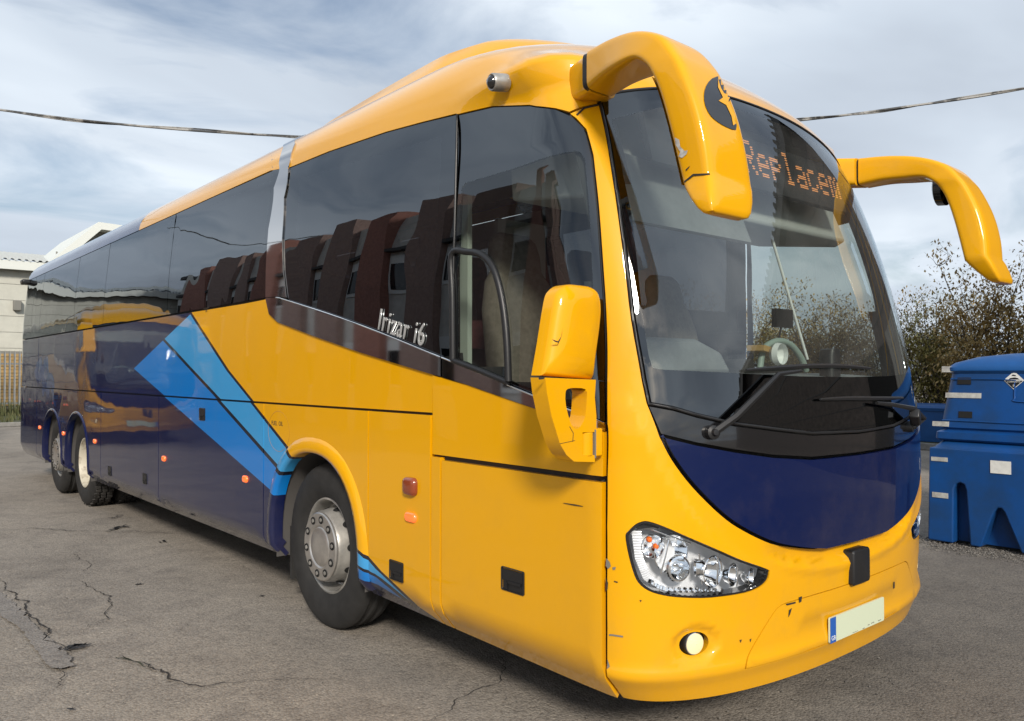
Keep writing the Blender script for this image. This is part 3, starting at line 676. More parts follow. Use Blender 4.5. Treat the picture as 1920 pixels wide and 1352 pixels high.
# wheel arch lips
def arch_lip(A, wdt, rise, m):
    e0, e1_ = A[0], A[-1]; A = [(e0[0], .365), (e0[0], .42)] + list(A) + [(e1_[0], .42), (e1_[0], .365)]
    for sg in (1, -1):
        mb = MB(); rings = []; yc = sum(p[0] for p in A) / len(A); zc = .5
        for (y, z) in A:
            d = np.array([y - yc, max(z - zc, 0) + 1e-6]); d = d / np.linalg.norm(d); ring = []
            for k, h in ((0, -.05), (0, .010), (.08, .022 + rise * .6), (.3, .016 + rise), (.75, .016 + rise * .75), (1, .014)):
                yy, z2 = y + d[0] * wdt * k, max(z + d[1] * wdt * k, .36); a, v = YZ(yy, z2); q = (P(a, v) + N(a, v) * h)[0]; ring.append((q[0] * sg, q[1], q[2]))
            rings.append(ring)
        mb.ring_loft(rings, cap=False, closed=False); mb.build('arch_lip', m, coach, smooth=70)
arch_lip(ARCH[0], .10, .022, 'livery_paint'); arch_lip(ARCH[1], .032, .012, 'livery_paint'); arch_lip(ARCH[2], .032, .012, 'livery_paint')
for sg in (1, -1):
    for A in ARCH:
        wl = MB(); ym = sum(p[0] for p in A) / len(A)
        wl.ring_loft([[(sg * x, y + (y - ym) * .02, z + .01) for x in (-1.262, -.72)] for (y, z) in [(A[0][0], .34)] + A + [(A[-1][0], .34)]], cap=False, closed=False)
        wl.build('wheel_well', 'interior_dark', coach, smooth=60)
        bk = MB(); bk.prism([(y, z) for y, z in A], sg * -.46, sg * -.44, 'x'); bk.build('wheel_well', 'interior_dark', coach)
ub = MB(); ub.box((0, 1.55, .45), (2.2, 1.45, .10)); ub.box((0, 5.95, .46), (2.3, 4.9, .10)); ub.box((0, 11.9, .5), (2.2, 1.7, .1)); ub.box((0, 6.5, .62), (1.3, 12.4, .2)); ub.box((0, .8, .40), (1.9, .8, .06))
ub.build('underbody', 'frame_dark', coach)
# rear end cap
rc = MB(); rg = []
for v in np.linspace(VB, VMAX - .01, 40):
    q = P(YZ(12.98, 2.0)[0] - .0, v)[0]; hw = abs(P(1 + 12.98 - float(fy0(v)) - float(fD(v)), v)[0][0]); rg.append([(-hw, 12.98, float(fz(v))), (-hw * .9, 13.04, float(fz(v))), (hw * .9, 13.04, float(fz(v))), (hw, 12.98, float(fz(v)))])
rc.ring_loft(rg, cap=False, closed=False); rc.build('rear_panel', 'navy_paint', coach, smooth=50)
# ---- chrome trim
strip = CT[1:] + list(reversed(CB[2:])) + CB[:2][::-1]
trim_low = [PLp[-1]] + SS((503, 567), (508, 589), (524, 604)) + CB[3:7] + SS((831, 706)) + SS((831, 671)) + list(reversed(CT[1:3])) + SS((541, 561), (522, 558))
panel('chrome_strip', trim_low, 'chrome', coach, off=.016, thick=.03, step=.05, bstep=.02)
panel('chrome_strip', SS((834, 672)) + CT[4:-1] + SS((1137, 796), (1137, 808)) + list(reversed(CB[7:-1])) + SS((834, 707)), 'chrome', coach, off=.016, thick=.03, step=.05, bstep=.02)
PLp = PLp[1:]   # from the window line up the pillar runs on over the roof shoulder at its own slant
sl1 = (PLp[0][0] - PLp[1][0]) / (PLp[0][1] - PLp[1][1]); sl2 = (PRp[0][0] - PRp[1][0]) / (PRp[0][1] - PRp[1][1])
topv = [(PLp[0][0] + (.7 * sl1 + .1) * k, PLp[0][1] + k) for k in (.36, .24, .12)]
topr = [(PRp[0][0] + (.7 * sl1 + .1) * k + (PLp[0][1] - PRp[0][1]) * sl2, PLp[0][1] + k) for k in (.36, .24, .12)]
panel('chrome_pillar', topv + PLp[:-1] + [(PLp[-1][0], PLp[-1][1] + .004)] + SS((522, 556.5), (540, 558)) + list(reversed(PRp[:-1])) + list(reversed(topr)), 'chrome', coach, off=.015, thick=.02, step=.04, bstep=.02)
edge_r = MB()
for path in ([(522, 558.5), (544, 564), (680, 609.5), (831, 670)], [(833, 670.5), (880, 689.5), (1009, 743), (1110, 783), (1137, 794)]):
    edge_r.tube([at(p, .017) for p in smooth_path(path, 4)], .0045, 6)
edge_r.build('chrome_edge', 'lamp_chrome', coach, smooth=60)
# ---- windows
def window(name, loop, inner, mglass, gap=.004, mirror=True):
    for mir in ((False, True) if mirror else (False,)):
        loop2 = shrink(resample(loop, .05), gap)
        o = link(name, panel_mesh(name, inner, off=.005, thick=.006, step=.16, bstep=.06, mirror=mir), mglass, coach)
        link('window_border', panel_mesh('window_border', loop2, [inner], off=.005, thick=.012, step=.16, bstep=.06, mirror=mir), 'frit', o)
yd = [5.745, 7.935, 9.32, 11.41, 12.03, 12.92]
first = [YZ(5.745, 2.125)] + YY((4.6, 2.125)) + [(PLp[-1][0], PLp[-1][1] + .002)] + list(reversed(PLp[1:-1])) + [(PLp[1][0] + .004, VT - .004)] + [(YZ(4.6, 3.0)[0], VT)] + [(YZ(5.745, fz(VT))[0], VT)] + YY(*vseam(5.745, 2.9, 2.3, 4))
window('side_window', first, shrink(resample(first, .1), .07), 'tinted_glass')
for y0, y1 in zip(yd, yd[1:]):
    L = YY(*vseam(y0, 2.125, 2.98, 6)) + [(YZ(y0, float(fz(VT)))[0], VT)] + [(YZ(y1, float(fz(VT)))[0], VT)] + YY(*vseam(y1, 2.98, 2.125, 6))
    window('side_window', L, shrink(resample(L, .1), .06), 'tinted_glass')
big = glass_top_front + SS((852, 450), (847, 668), (832, 670)) + list(reversed(CT[1:3])) + list(reversed(PRp[2:]))
big_in = SS((562, 336), (700, 294), (829, 256), (822, 400), (812, 538), (700, 534), (562, 500), (556, 420))
window('side_window', big, big_in, 'tinted_glass')
cabo = SS((848, 676)) + SS((854, 450)) + cab_top + cab_edge + list(reversed(CT[4:-1]))
cab_in = SS((867, 352), (875, 343), (960, 318), (1080, 284), (1090, 288), (1097, 300), (1106, 400), (1112, 520), (1115, 650), (1115, 772), (1009, 734), (880, 681), (860, 672), (860, 500))
window('cab_window', cabo, cab_in, 'cab_glass')
qf = MB(); qf.tube([at(p, .012) for p in smooth_path([(853, 676), (852, 560), (851, 478), (880, 473), (905, 478), (925, 497), (938, 530), (948, 580), (954, 640), (957, 715)], 5)], .017, 8); qf.tube([at(p, .012) for p in smooth_path([(853, 676), (900, 694), (957, 718)], 4)], .015, 8)
qf.build('quarter_light_frame', 'black_trim', coach, smooth=60)
dvd = MB(); dvd.tube([at(p, .008) for p in smooth_path([(859.5, 216), (854, 450), (848, 672)], 8)], .006, 6); dvd.build('window_divider', 'black_trim', coach, smooth=60)
# ---- wheels
def wheel_parts(kind):
    prof = [(.30, .10), (.33, .128), (.40, .138), (.455, .132), (.49, .118), (.508, .10), (.515, .08)]
    gro = [.062, .052, .02, .010, -.010, -.020, -.052, -.062] if kind != 'drive' else [.045, .038, -.038, -.045]
    for i, x in enumerate(gro): prof.append((.518 if i % 4 in (0, 3) else .506, x))
    prof += [(.515, -.08), (.508, -.10), (.49, -.118), (.40, -.138), (.30, -.10)]
    t = MB().lathe(prof, 72); parts = {'tyre': (t.mesh('tyre', 35), 'rubber')}
    tr = MB()
    nb = 60 if kind == 'drive' else 0
    for i in range(nb):
        th = 2 * math.pi * i / nb
        for x0 in (-.098, -.028, .042):
            x0 += .012 if i % 2 else 0
            for sh in (0,):
                rot = Matrix.Rotation(th, 3, 'X'); tr.box(tuple(rot @ Vector((x0 + .022, 0, .522))), (.052, .038, .014), rot @ Matrix.Rotation(.25, 3, 'Z'))
    if nb: parts['tread_blocks'] = (tr.mesh('tread_blocks'), 'tyre_tread')
    fl = .085
    if kind == 'drive':
        rim = MB().lathe([(.305, .105), (.30, .122), (.29, .12), (.278, .10), (.272, .02), (.262, -.03), (.235, -.055), (.19, -.06), (.16, -.075), (.14, -.05), (.13, .02), (.10, .03), (0.001, .03)], 56)
        parts['rim'] = (rim.mesh('rim', 40), 'rim_cream')
        nu = MB()
        for k in range(10):
            t_ = 2 * math.pi * k / 10; nu.lathe([(.018, -.066), (.018, -.03), (.001, -.03)], 6, (0, .17 * math.cos(t_), .17 * math.sin(t_)))
        parts['wheel_nuts'] = (nu.mesh('wheel_nuts'), 'rim_metal')
        hh = MB()
        for k in range(8):
            t_ = 2 * math.pi * (k + .5) / 8; hh.lathe([(.001, -.049), (.021, -.049), (.021, -.06)], 12, (0, .225 * math.cos(t_), .225 * math.sin(t_)))
        parts['hand_holes'] = (hh.mesh('hand_holes'), 'dark_hole')
    else:
        rim = MB().lathe([(.305, .085), (.302, .10), (.29, .104), (.28, .09), (.276, .04), (.268, .0), (.255, -.01), (.243, .01), (.232, .06), (.222, .125), (.214, .142), (.204, .146)], 64)
        parts['rim'] = (rim.mesh('rim', 40), 'rim_metal')
        hub = MB().lathe([(.214, .144), (.213, .154), (.206, .160), (.135, .162), (.128, .158), (.124, .1535), (.120, .157), (.112, .162), (.05, .165), (.001, .166)], 64)
        parts['hub_cap'] = (hub.mesh('hub_cap', 30), 'hub_cap_metal')
        ho = MB(); nu = MB()
        for k in range(10):
            t_ = 2 * math.pi * (k + .25) / 10; o_ = (0, .171 * math.cos(t_), .171 * math.sin(t_))
            ho.lathe([(.0255, .1605), (.0235, .1665), (.0215, .1640), (.001, .1628)], 16, o_); nu.lathe([(.0135, .1630), (.0125, .168), (.001, .169)], 6, o_)
        for k in range(10):
            t_ = 2 * math.pi * (k + .1) / 10; c_, s_ = math.cos(t_), math.sin(t_)
            n_ = Vector((.22, c_, s_)).normalized(); e1 = Vector((0, -s_, c_)); e2 = n_.cross(e1); b_ = Vector((.062, c_ * .2325, s_ * .2325)) + n_ * .004
            rg = [tuple(b_ + e1 * .024 * math.cos(q) + e2 * .030 * math.sin(q)) for q in np.linspace(0, 2 * math.pi, 15)[:-1]]; ho.add(rg, [tuple(range(14))])
        parts['lug_holes'] = (ho.mesh('lug_holes', 40), 'dark_hole'); parts['wheel_nuts'] = (nu.mesh('wheel_nuts'), 'rim_metal')
        # worn edge of the hub trim
    return parts
WP = {k: wheel_parts(k) for k in ('steer', 'drive')}
for kind, y, sx in (('steer', 2.86, -1.085), ('drive', 9.04, -1.075), ('drive', 9.04, -.76), ('steer', 10.40, -1.085)):
    for sg in (1, -1):
        wo = empty('wheel', (sx * sg, y, .512), 0, coach)
        wo.rotation_euler = (R(37 if kind == 'steer' else 11) * (1 if y < 5 else 1.7), 0, R(180) if sg > 0 else 0)
        if sg > 0: wo.rotation_euler.z = R(180)
        for nm, (me, mt) in WP[kind].items():
            if sx == -.76 and nm not in ('tyre', 'tread_blocks'): continue
            o = link(nm, me, mt, wo)
            if nm in ('tread_blocks', 'lug_holes', 'wheel_nuts', 'hand_holes'): o['kind'] = 'stuff'
mf = MB(); mf.box((-1.05, 3.42, .37), (.24, .03, .36)); mf.build('mud_flap', 'rubber', coach); mf = MB(); mf.box((1.05, 3.42, .37), (.24, .03, .36)); mf.build('mud_flap', 'rubber', coach)
# ---- lamps on the flank
def side_mark(y, z, w_, h_, m, name, deep=.016, ro=.5):
    for sg in (1, -1):
        a, v = YZ(y, z); c = Vector((P(a, v) + N(a, v) * .016)[0]); mb = MB()
        rings = []
        for k, q in ((1.0, 0), (.98, .5), (.86, .85), (.55, 1.0), (.01, 1.03)):
            rings.append([((c.x - deep * q) * sg, c.y + px * k, c.z + pz * k) for px, pz in rrect(w_, h_, min(w_, h_) * ro * .98, 5)])
        mb.ring_loft(rings, cap=False); mb.build(name, m, coach, smooth=50)
for y in (3.91, 5.74, 8.16, 9.72, 11.2): side_mark(y, .835, .085, .05, 'amber_lit', 'marker_lamp')
side_mark(1.755, .852, .105, .048, 'amber_lit', 'marker_lamp'); side_mark(1.755, 1.012, .115, .095, 'amber_dark', 'side_repeater', .03, .3)
def handle(y, z, w_, h_, name='door_handle'):
    for sg in (1, -1):
        a, v = YZ(y, z); x = float((P(a, v) + N(a, v) * .016)[0][0]); mb = MB()
        mb.ring_loft([[((x - q) * sg, y + px * k, z + pz * k) for px, pz in rrect(w_, h_, .008, 3)] for k, q in ((1, 0), (1, .005), (.93, .007), (.90, .001))], cap=False)
        mb.box(((x - .002) * sg, y, z + h_ * .19), (.006, w_ * .86, h_ * .46)); mb.box(((x + .0) * sg, y, z - h_ * .25), (.003, w_ * .86, h_ * .40)); mb.box(((x - .005) * sg, y - .1 * w_, z - h_ * .10), (.010, w_ * .55, h_ * .12)); mb.box(((x - .004) * sg, y + .25 * w_, z - h_ * .26), (.008, w_ * .06, h_ * .34))
        mb.build(name, 'black_trim', coach)
handle(1.895, .548, .135, .105); handle(.945, .682, .155, .105); handle(4.79, 1.27, .13, .10); handle(7.53, .56, .12, .10); handle(6.3, .6, .12, .10)
fc = MB(); fy, fz_ = 3.36, 1.21
ringp = [(fy + .165 * math.cos(t), fz_ + .135 * math.sin(t)) for t in np.linspace(0, 2 * math.pi, 41)]
fc.tube([tuple((P(*YZ(y, z)) + N(*YZ(y, z)) * .0158)[0]) for y, z in ringp], .0014, 5, cap=False); fc.build('fuel_flap_joint', 'grime', coach, smooth=60)
def text_mesh(txt, size, ext, name, bev=0.0, spc=1.0):
    cu = bpy.data.curves.new(name, 'FONT'); cu.body = txt; cu.size = size; cu.extrude = ext; cu.bevel_depth = bev; cu.bevel_resolution = 2; cu.align_x = 'CENTER'; cu.align_y = 'CENTER'; cu.space_character = spc
    o = bpy.data.objects.new(name, cu); COL.objects.link(o); dg = bpy.context.evaluated_depsgraph_get(); me = bpy.data.meshes.new_from_object(o.evaluated_get(dg)); bpy.data.objects.remove(o)
    me.materials.clear(); return me
def lay(me, M):
    me.transform(M); me.update(); return me
def frame_at(p, off, roll=0.0, sidev=Vector((0, -1, 0))):
    n_ = nrm(p); x_ = (sidev - n_ * sidev.dot(n_)).normalized(); y_ = n_.cross(x_); c = at(p, off)
    if roll: x_, y_ = x_ * math.cos(roll) + y_ * math.sin(roll), y_ * math.cos(roll) - x_ * math.sin(roll)
    return Matrix((( x_.x, y_.x, n_.x, c.x), (x_.y, y_.y, n_.y, c.y), (x_.z, y_.z, n_.z, c.z), (0, 0, 0, 1)))
link('fuel_lettering', lay(text_mesh('FUEL  OIL', .042, .0004, 'fuel_lettering'), frame_at((524, 794), .0168)), 'chip_dark', coach)
mat('badge_metal', (.62, .62, .61), .30, metal=.5)
link('maker_badge', lay(lay(text_mesh('Irizar i6', .170, .003, 'maker_badge', 0.0, 1.15), Matrix.Scale(.74, 4, (1, 0, 0))), frame_at((755, 615), .012, R(-13.5))), 'badge_metal', coach)
link('fleet_lettering', lay(text_mesh('EMERGENCY\nEXIT', .02, .0004, 'fleet_lettering'), frame_at((389, 581), .0085)), 'chip_dark', coach)
# ---- headlamps
def headlamp(sg):
    def X(v): return Vector((v[0] * sg, v[1], v[2]))
    root = empty('headlight', (0, 0, 0), 0, coach)
    def fix(me):
        if sg < 0:
            me.transform(Matrix.Scale(-1, 4, (1, 0, 0))); me.flip_normals()
        return me
    inner = shrink(HL, .009)
    link('lens', panel_mesh('lens', shrink(HL, .010), off=.004, thick=.004, step=.05, bstep=.03, mirror=sg < 0), 'lamp_glass', root)
    link('bezel', panel_mesh('bezel', shrink(HL, .002), [inner], off=.006, thick=.05, step=.05, bstep=.03, mirror=sg < 0), 'gloss_black', root)
    # bucket wall and back
    loop = resample(HL, .03); rings = []
    for d in (.0, -.045, -.075):
        rings.append([tuple((P(a, v) + N(a, v) * d)[0]) for a, v in loop])
    mb = MB(); mb.ring_loft(rings, cap=False); mb.add(rings[-1], [tuple(range(len(loop)))])
    me = fix(mb.mesh('bucket', 40)); link('bucket', me, 'lamp_satin', root)
    # ribbed edge reflector
    rb = MB(); A = SS((1183, 1000), (1190, 1050), (1208, 1090), (1240, 1108)); B = SS((1203, 1000), (1207, 1050), (1222, 1082), (1252, 1102))
    for i in range(30):
        t = i / 29; k = min(int(t * 3), 2); f_ = t * 3 - k; a0 = [A[k][q] + (A[k + 1][q] - A[k][q]) * f_ for q in (0, 1)]; b0 = [B[k][q] + (B[k + 1][q] - B[k][q]) * f_ for q in (0, 1)]
        p0, p1 = (P(*a0) - N(*a0) * .03)[0], (P(*b0) - N(*b0) * .03)[0]; rb.tube([p0, (p0 + p1) / 2 + np.array([0, -.004, 0]), p1], .0058, 6)
    link('ribbed_reflector', fix(rb.mesh('ribbed_reflector', 60)), 'lamp_satin', root)
    def unit(pix, r, depth, m, name, prof, tilt=Vector((-.35, -1, 0)), n=28):
        c = at(pix, depth); ax = tilt.normalized(); e1 = ax.orthogonal().normalized(); e2 = ax.cross(e1); mb = MB()
        mb.ring_loft([[tuple(c + ax * h * r + (e1 * math.cos(2 * math.pi * j / n) + e2 * math.sin(2 * math.pi * j / n)) * q * r) for j in range(n)] for q, h in prof], cap=False)
        link(name, fix(mb.mesh(name, 40)), m, root)
    ring = [(1.0, 0), (1.08, .12), (1.0, .3), (.84, .36), (.78, .2), (.62, -.35), (.35, -.6), (.01, -.7)]
    bowl = [(1.0, .35), (1.04, .3), (.98, .2), (.80, -.25), (.5, -.65), (.2, -.85), (.01, -.9)]
    unit((1274, 1068), .050, -.022, 'lamp_chrome', 'projector', ring); unit((1274, 1068), .030, -.03, 'lamp_glass', 'projector_lens', [(1, 0), (.9, .3), (.6, .5), (.01, .6)])
    unit((1262, 1042), .075, -.055, 'lamp_chrome', 'reflector_bowl', bowl); unit((1338, 1074), .062, -.030, 'lamp_chrome', 'reflector_bowl', bowl, Vector((.0, -1, 0))); unit((1322, 1068), .030, -.028, 'lamp_chrome', 'reflector_cone', [(1.2, -.8), (1.0, .2), (.4, .7), (.01, .8)], Vector((.7, -.7, 0)))
    unit((1377, 1080), .045, -.028, 'lamp_chrome', 'reflector_bowl', bowl, Vector((.2, -1, 0))); unit((1412, 1085), .036, -.026, 'lamp_chrome', 'reflector_bowl', bowl, Vector((.3, -1, 0)))
    unit((1226, 1028), .046, -.045, 'lamp_chrome', 'reflector_bowl', bowl, Vector((-.6, -1, 0)))
    for px in ((1219, 1014), (1232, 1027)): unit(px, .012, -.022, 'amber', 'indicator_bulb', [(1, -.6), (1, .2), (.7, .7), (.01, .9)], Vector((-.6, -1, 0)), 14)
    dr = MB()
    for i in range(13):
        t = i / 12; c = at((1222 + t * 134, 1093 + 15 * min(1, t * 4.0) ** .6 + t * 1.0), -.016); dr.box(tuple(c), (.018, .012, .016), Matrix.Rotation(.5, 3, 'Y'))
    link('running_light_strip', fix(dr.mesh('running_light_strip')), 'lamp_chrome', root)
    bw = MB(); br = SS((1190, 986), (1207, 980), (1240, 988), (1232, 994), (1194, 994)); bw.add([tuple((P(a, v) - N(a, v) * .012)[0]) for a, v in br], [tuple(range(5))]); link('shroud', fix(bw.mesh('shroud')), 'black_trim', root)
    sp = MB()
    for pa, pb in (((1258, 1015), (1242, 1078)), ((1316, 1040), (1322, 1098)), ((1352, 1050), (1350, 1100)), ((1390, 1066), (1388, 1104)), ((1212, 990), (1300, 1022))):
        sp.tube([at(pa, -.022), at(((pa[0] + pb[0]) / 2, (pa[1] + pb[1]) / 2), -.018), at(pb, -.022)], .0035, 6)
    link('reflector_ribs', fix(sp.mesh('reflector_ribs', 60)), 'lamp_chrome', root)
    # fog lamp
    fo_ = empty('fog_lamp', (0, 0, 0), 0, coach); c = Vector((P(*FOG) + N(*FOG) * -.02)[0]); ax = (Vector(N(*FOG)[0]) + Vector((0, -.5, 0))).normalized(); e1 = ax.orthogonal().normalized(); e2 = ax.cross(e1)
    for nm, mt, pr_ in (('fog_lens', 'fog_lit', [(.042, .006), (.040, .012), (.024, .019), (.001, .021)]), ('fog_bezel', 'black_trim', [(.048, -.03), (.048, .002), (.045, .006), (.042, .005), (.042, -.02)]), ('fog_rim', 'lamp_chrome', [(.0435, .003), (.0435, .009), (.0405, .010), (.0405, .003)])):
        mb = MB(); mb.ring_loft([[tuple(c + ax * h + (e1 * math.cos(2 * math.pi * j / 28) + e2 * math.sin(2 * math.pi * j / 28)) * q) for j in range(28)] for q, h in pr_], cap=False); link(nm, fix(mb.mesh(nm, 40)), mt, fo_)
headlamp(1); headlamp(-1)
# ---- plate and radar cover
npl = empty('number_plate', (0, 0, 0), 0, coach); yp = float(P(0, .47)[0][1]) - .016
pb_ = MB(); pb_.prism([(x + .0, z + .470) for x, z in rrect(.52, .112, .008, 3)], yp, yp + .008, 'y'); pb_.build('plate', 'plate_pale', npl)
pb_ = MB(); pb_.box((-.235, yp - .0015, .470), (.048, .002, .110)); pb_.build('country_band', 'plate_blue', npl)
link('band_lettering', lay(text_mesh('GB', .028, .0003, 'band_lettering'), Matrix(((1, 0, 0, -.235), (0, 0, -1, yp - .0032), (0, 1, 0, .435), (0, 0, 0, 1)))), 'white_plastic', npl)
st = MB()
for x, z, w_ in ((.10, .425, .016), (.14, .4265, .03), (.21, .424, .03), (-.03, .420, .05), (.05, .4185, .02)): st.box((x, yp - .001, z), (w_, .001, .003 if w_ < .04 else .0015))
st.build('supplier_print', 'chip_grey', npl)
rd = MB(); yr_ = float(P(0, .72)[0][1]); rd.ring_loft([[(x * k, yr_ - q, .716 + z * k) for x, z in rrect(.150, .150, .012, 4)] for k, q in ((1.06, -.03), (1.06, .022), (1, .028), (.96, .030))]); rd.build('radar_cover', 'black_trim', coach, smooth=40)
# ---- wipers
def wiper(pts_arm, pts_blade, sgname):
    root = empty('wiper', (0, 0, 0), 0, coach); mb = MB()
    pa = [at(p, o_) for p, o_ in pts_arm]; mb.tube(pa, [.016, .015, .013, .010, .008][:len(pa)] if len(pa) <= 5 else .012, 6); mb.build('wiper_arm', 'black_trim', root, smooth=40)
    mb = MB(); bl = [at(p, .022) for p in smooth_path(pts_blade, 5)]; n_ = len(bl); mb.tube(bl, [.004 + .007 * math.sin(math.pi * min(1, .05 + .9 * i / n_)) for i in range(n_)], 6); mb.build('wiper_blade', 'black_trim', root, smooth=40)
    piv = MB(); c = pa[0]; ax = nrm(pts_arm[0][0]); e1 = ax.orthogonal().normalized(); e2 = ax.cross(e1)
    piv.ring_loft([[tuple(c + ax * h + (e1 * math.cos(.5236 * j) + e2 * math.sin(.5236 * j)) * q) for j in range(12)] for q, h in ((.030, -.04), (.028, .0), (.016, .004), (.012, .016), (.001, .017))]); piv.build('wiper_pivot', 'black_trim', root, smooth=40)
wiper([((1331, 811), .03), ((1366, 783), .045), ((1405, 744), .045), ((1444, 704), .045), ((1487, 698), .04)], [(1392, 695), (1440, 692), (1510, 688), (1570, 688), (1623, 692)], 0)
far_p = [(S((1655, 760)), .05)]
wiper([((1700, 800), .03), ((1704, 785), .07), ((1690, 768), .06), ((1655, 760), .045), ((1630, 757), .035)], [(1529, 750), (1580, 748), (1630, 748), (1684, 747)], 1)
wb = MB(); c = at((1694, 783), .055); wb.box(tuple(c), (.10, .05, .05), Matrix.Rotation(R(18), 3, 'Z') @ Matrix.Rotation(R(28), 3, 'Y')); wb.build('wiper_cover', 'black_trim', coach, bevel=.008)
jt = MB(); jt.tube([at(p, .007) for p in [(1082, 218), (1095, 205), (1121, 199)]], .005, 6); jt.build('pillar_joint', 'black_trim', coach)
# ---- roof pod, cameras
pod = MB(); rg = []
for i in range(33):
    t = i / 32; y = .98 + 2.52 * t; k = min(1, math.sin(math.pi * min(.5, t * 1.1)) ** .8) * (1 - .45 * max(0, (t - .45) / .55) ** 1.4); ring = []
    hw = .60 + .30 * min(1, t * 2.2) ** .7
    for j in range(25):
        u = -1 + 2 * j / 24; e_ = (1 - abs(u) ** 3.2) ** .5 if abs(u) < 1 else 0
        ring.append((u * hw, y, 3.20 + .185 * min(1, t * 3) ** .7 + (.235 * k) * e_))
    rg.append(ring)
rg.append([(x * .99, y + .02, 3.2) for x, y, z in rg[-1]])
pod.ring_loft(rg, cap=False, closed=False); pod.build('roof_pod', 'yellow_paint', coach, smooth=50)
cm = empty('side_camera', (0, 0, 0), 0, coach); c = at((962, 165), .075); ax = (nrm((962, 165)) + Vector((-.6, .2, -.35))).normalized(); e1 = ax.orthogonal().normalized(); e2 = ax.cross(e1)
for nm, mt, pr_ in (('camera_body', 'rim_metal', [(.040, -.03), (.040, .045), (.036, .052), (.030, .050)]), ('camera_dome', 'gloss_black', [(.030, .048), (.027, .058), (.017, .068), (.001, .072)])):
    mb = MB(); mb.ring_loft([[tuple(c + ax * h + (e1 * math.cos(2 * math.pi * j / 24) + e2 * math.sin(2 * math.pi * j / 24)) * q) for j in range(24)] for q, h in pr_], cap=False); mb.build(nm, mt, cm, smooth=40)
rcam = MB(); rcam.box((-1.25, 12.6, 3.02), (.12, .20, .07)); rcam.build('rear_camera', 'black_trim', coach, bevel=.02)
# ---- mirror arms
xo = [-1.255, -1.30, -1.345, -1.375, -1.39, -1.395, -1.395, -1.39, -1.38]
Ipx = [(1100, 166), (1125, 142), (1150, 124), (1181, 109), (1202, 117), (1215, 135), (1230, 170), (1250, 240), (1275, 343)]
Kpx = [(1100, 91), (1143, 68), (1190, 54), (1235, 62), (1262, 92), (1280, 125), (1305, 190), (1322, 262), (1331, 326)]
IN3 = [onx(p, x) for p, x in zip(Ipx, xo)]; OUT3 = [onx(p, x) for p, x in zip(Kpx, xo)]
secs = []
for i, (a, b) in enumerate(zip(IN3, OUT3)):
    wdt = .17 + .095 * min(1, i / 4); secs.append((a, b, wdt))
IS = smooth_path([tuple(a) + (w_,) for a, b, w_ in secs], 5); OS = smooth_path([tuple(b) for a, b, w_ in secs], 5)
def arm_ring(a, b, wdt, k=1.0, n=36, ex=6.5):
    a, b = np.array(a[:3]), np.array(b[:3]); c = (a + b) / 2; d = (b - a) / 2; ring = []
    for j in range(n):
        t = 2 * math.pi * (j + .5) / n; ct, s_ = math.cos(t), math.sin(t)
        u = math.copysign(abs(ct) ** (2 / ex), ct); v = math.copysign(abs(s_) ** (2 / ex), s_)
        p = c + d * u * k + np.array([wdt / 2 + wdt / 2 * v * k, 0, 0]); ring.append(p)
    return ring
rings = [arm_ring(a, b, a[3]) for a, b in zip(IS, OS)]
la, lb, lw = np.array(IS[-1][:3]), np.array(OS[-1][:3]), IS[-1][3]; tip = onx((1364, 412), -1.31)
c0 = (la + lb) / 2 + np.array([lw / 2, 0, 0]); base_ring = arm_ring(IS[-1], OS[-1], lw)
for t, kx, ky, kz in ((.18, 1.0, .97, .9), (.5, .97, .80, .7), (.8, .90, .58, .45), (.95, .80, .40, .30), (1.0, .62, .24, .18)):
    tgt = c0 + (tip - c0) * t * .93; rings.append([tgt + (np.array(p) - c0) * np.array([kx, ky, kz]) for p in base_ring])
for sg, dz in ((1, 0.0), (-1, -.035)):
    root = empty('mirror_arm', (0, 0, 0), 0, coach)
    T = lambda p: (p[0] * sg, p[1], p[2] + dz)
    mb = MB(); mb.ring_loft([[T(p) for p in r] for r in rings]); o = mb.build('arm_housing', 'yellow_paint', root, smooth=55)
    # root stub on the roof corner and the hinge
    r0 = np.array(rings[0]); c0 = r0.mean(0); mb = MB()
    back = np.array([.44, 1.0, .10]); stub = []
    for t in (0, .12, .35, .65, 1.0):
        s_ = 1 + .22 * t; cc = c0 + back * t + np.array([.02, .014, 0]); stub.append([T(cc + (p - c0) * np.array([s_ * (1 - .1 * t), s_, s_ * (1 - .1 * t)])) for p in r0])
    mb.ring_loft(stub); mb.build('arm_root', 'yellow_paint', root, smooth=60)
    mb = MB(); mb.ring_loft([[T(c0 + (p - c0) * .93 + np.array([0, q, 0])) for p in r0] for q in (-.03, .03)]); mb.build('arm_hinge', 'black_trim', root)
    # mirror glass on the rearward side, lower half
    gi = [np.array(IS[k][:3]) for k in range(26, len(IS))]; mb = MB(); rr = []
    for k, g in enumerate(gi):
        dd = np.array(OS[26 + k]) - np.array(IS[26 + k][:3]); dd = dd / np.linalg.norm(dd)
        rr.append([T(g + np.array([x, 0, 0]) - dd * .012) for x in (.025, .195)])
    mb.ring_loft(rr, cap=False, closed=False); mb.build('mirror_glass', 'mirror_glass', root, smooth=60)
    if sg < 0:   # the round wide-angle glass under the bend shows on the far arm
        mb = MB(); gm = np.array(IS[22][:3]) + np.array([.13, .0, .0]); dd = np.array(OS[22]) - np.array(IS[22][:3]); dd /= np.linalg.norm(dd); e2 = np.cross(dd, [1, 0, 0])
        mb.ring_loft([[T(gm - dd * h + np.array([1, 0, 0]) * math.cos(q) * r_ + e2 * math.sin(q) * r_ * 1.15) for q in np.linspace(0, 2 * math.pi, 25)[:-1]] for r_, h in ((.092, -.012), (.09, .030), (.075, .040), (.01, .042))], cap=False); mb.build('wide_angle_mirror', 'gloss_black', root, smooth=50)
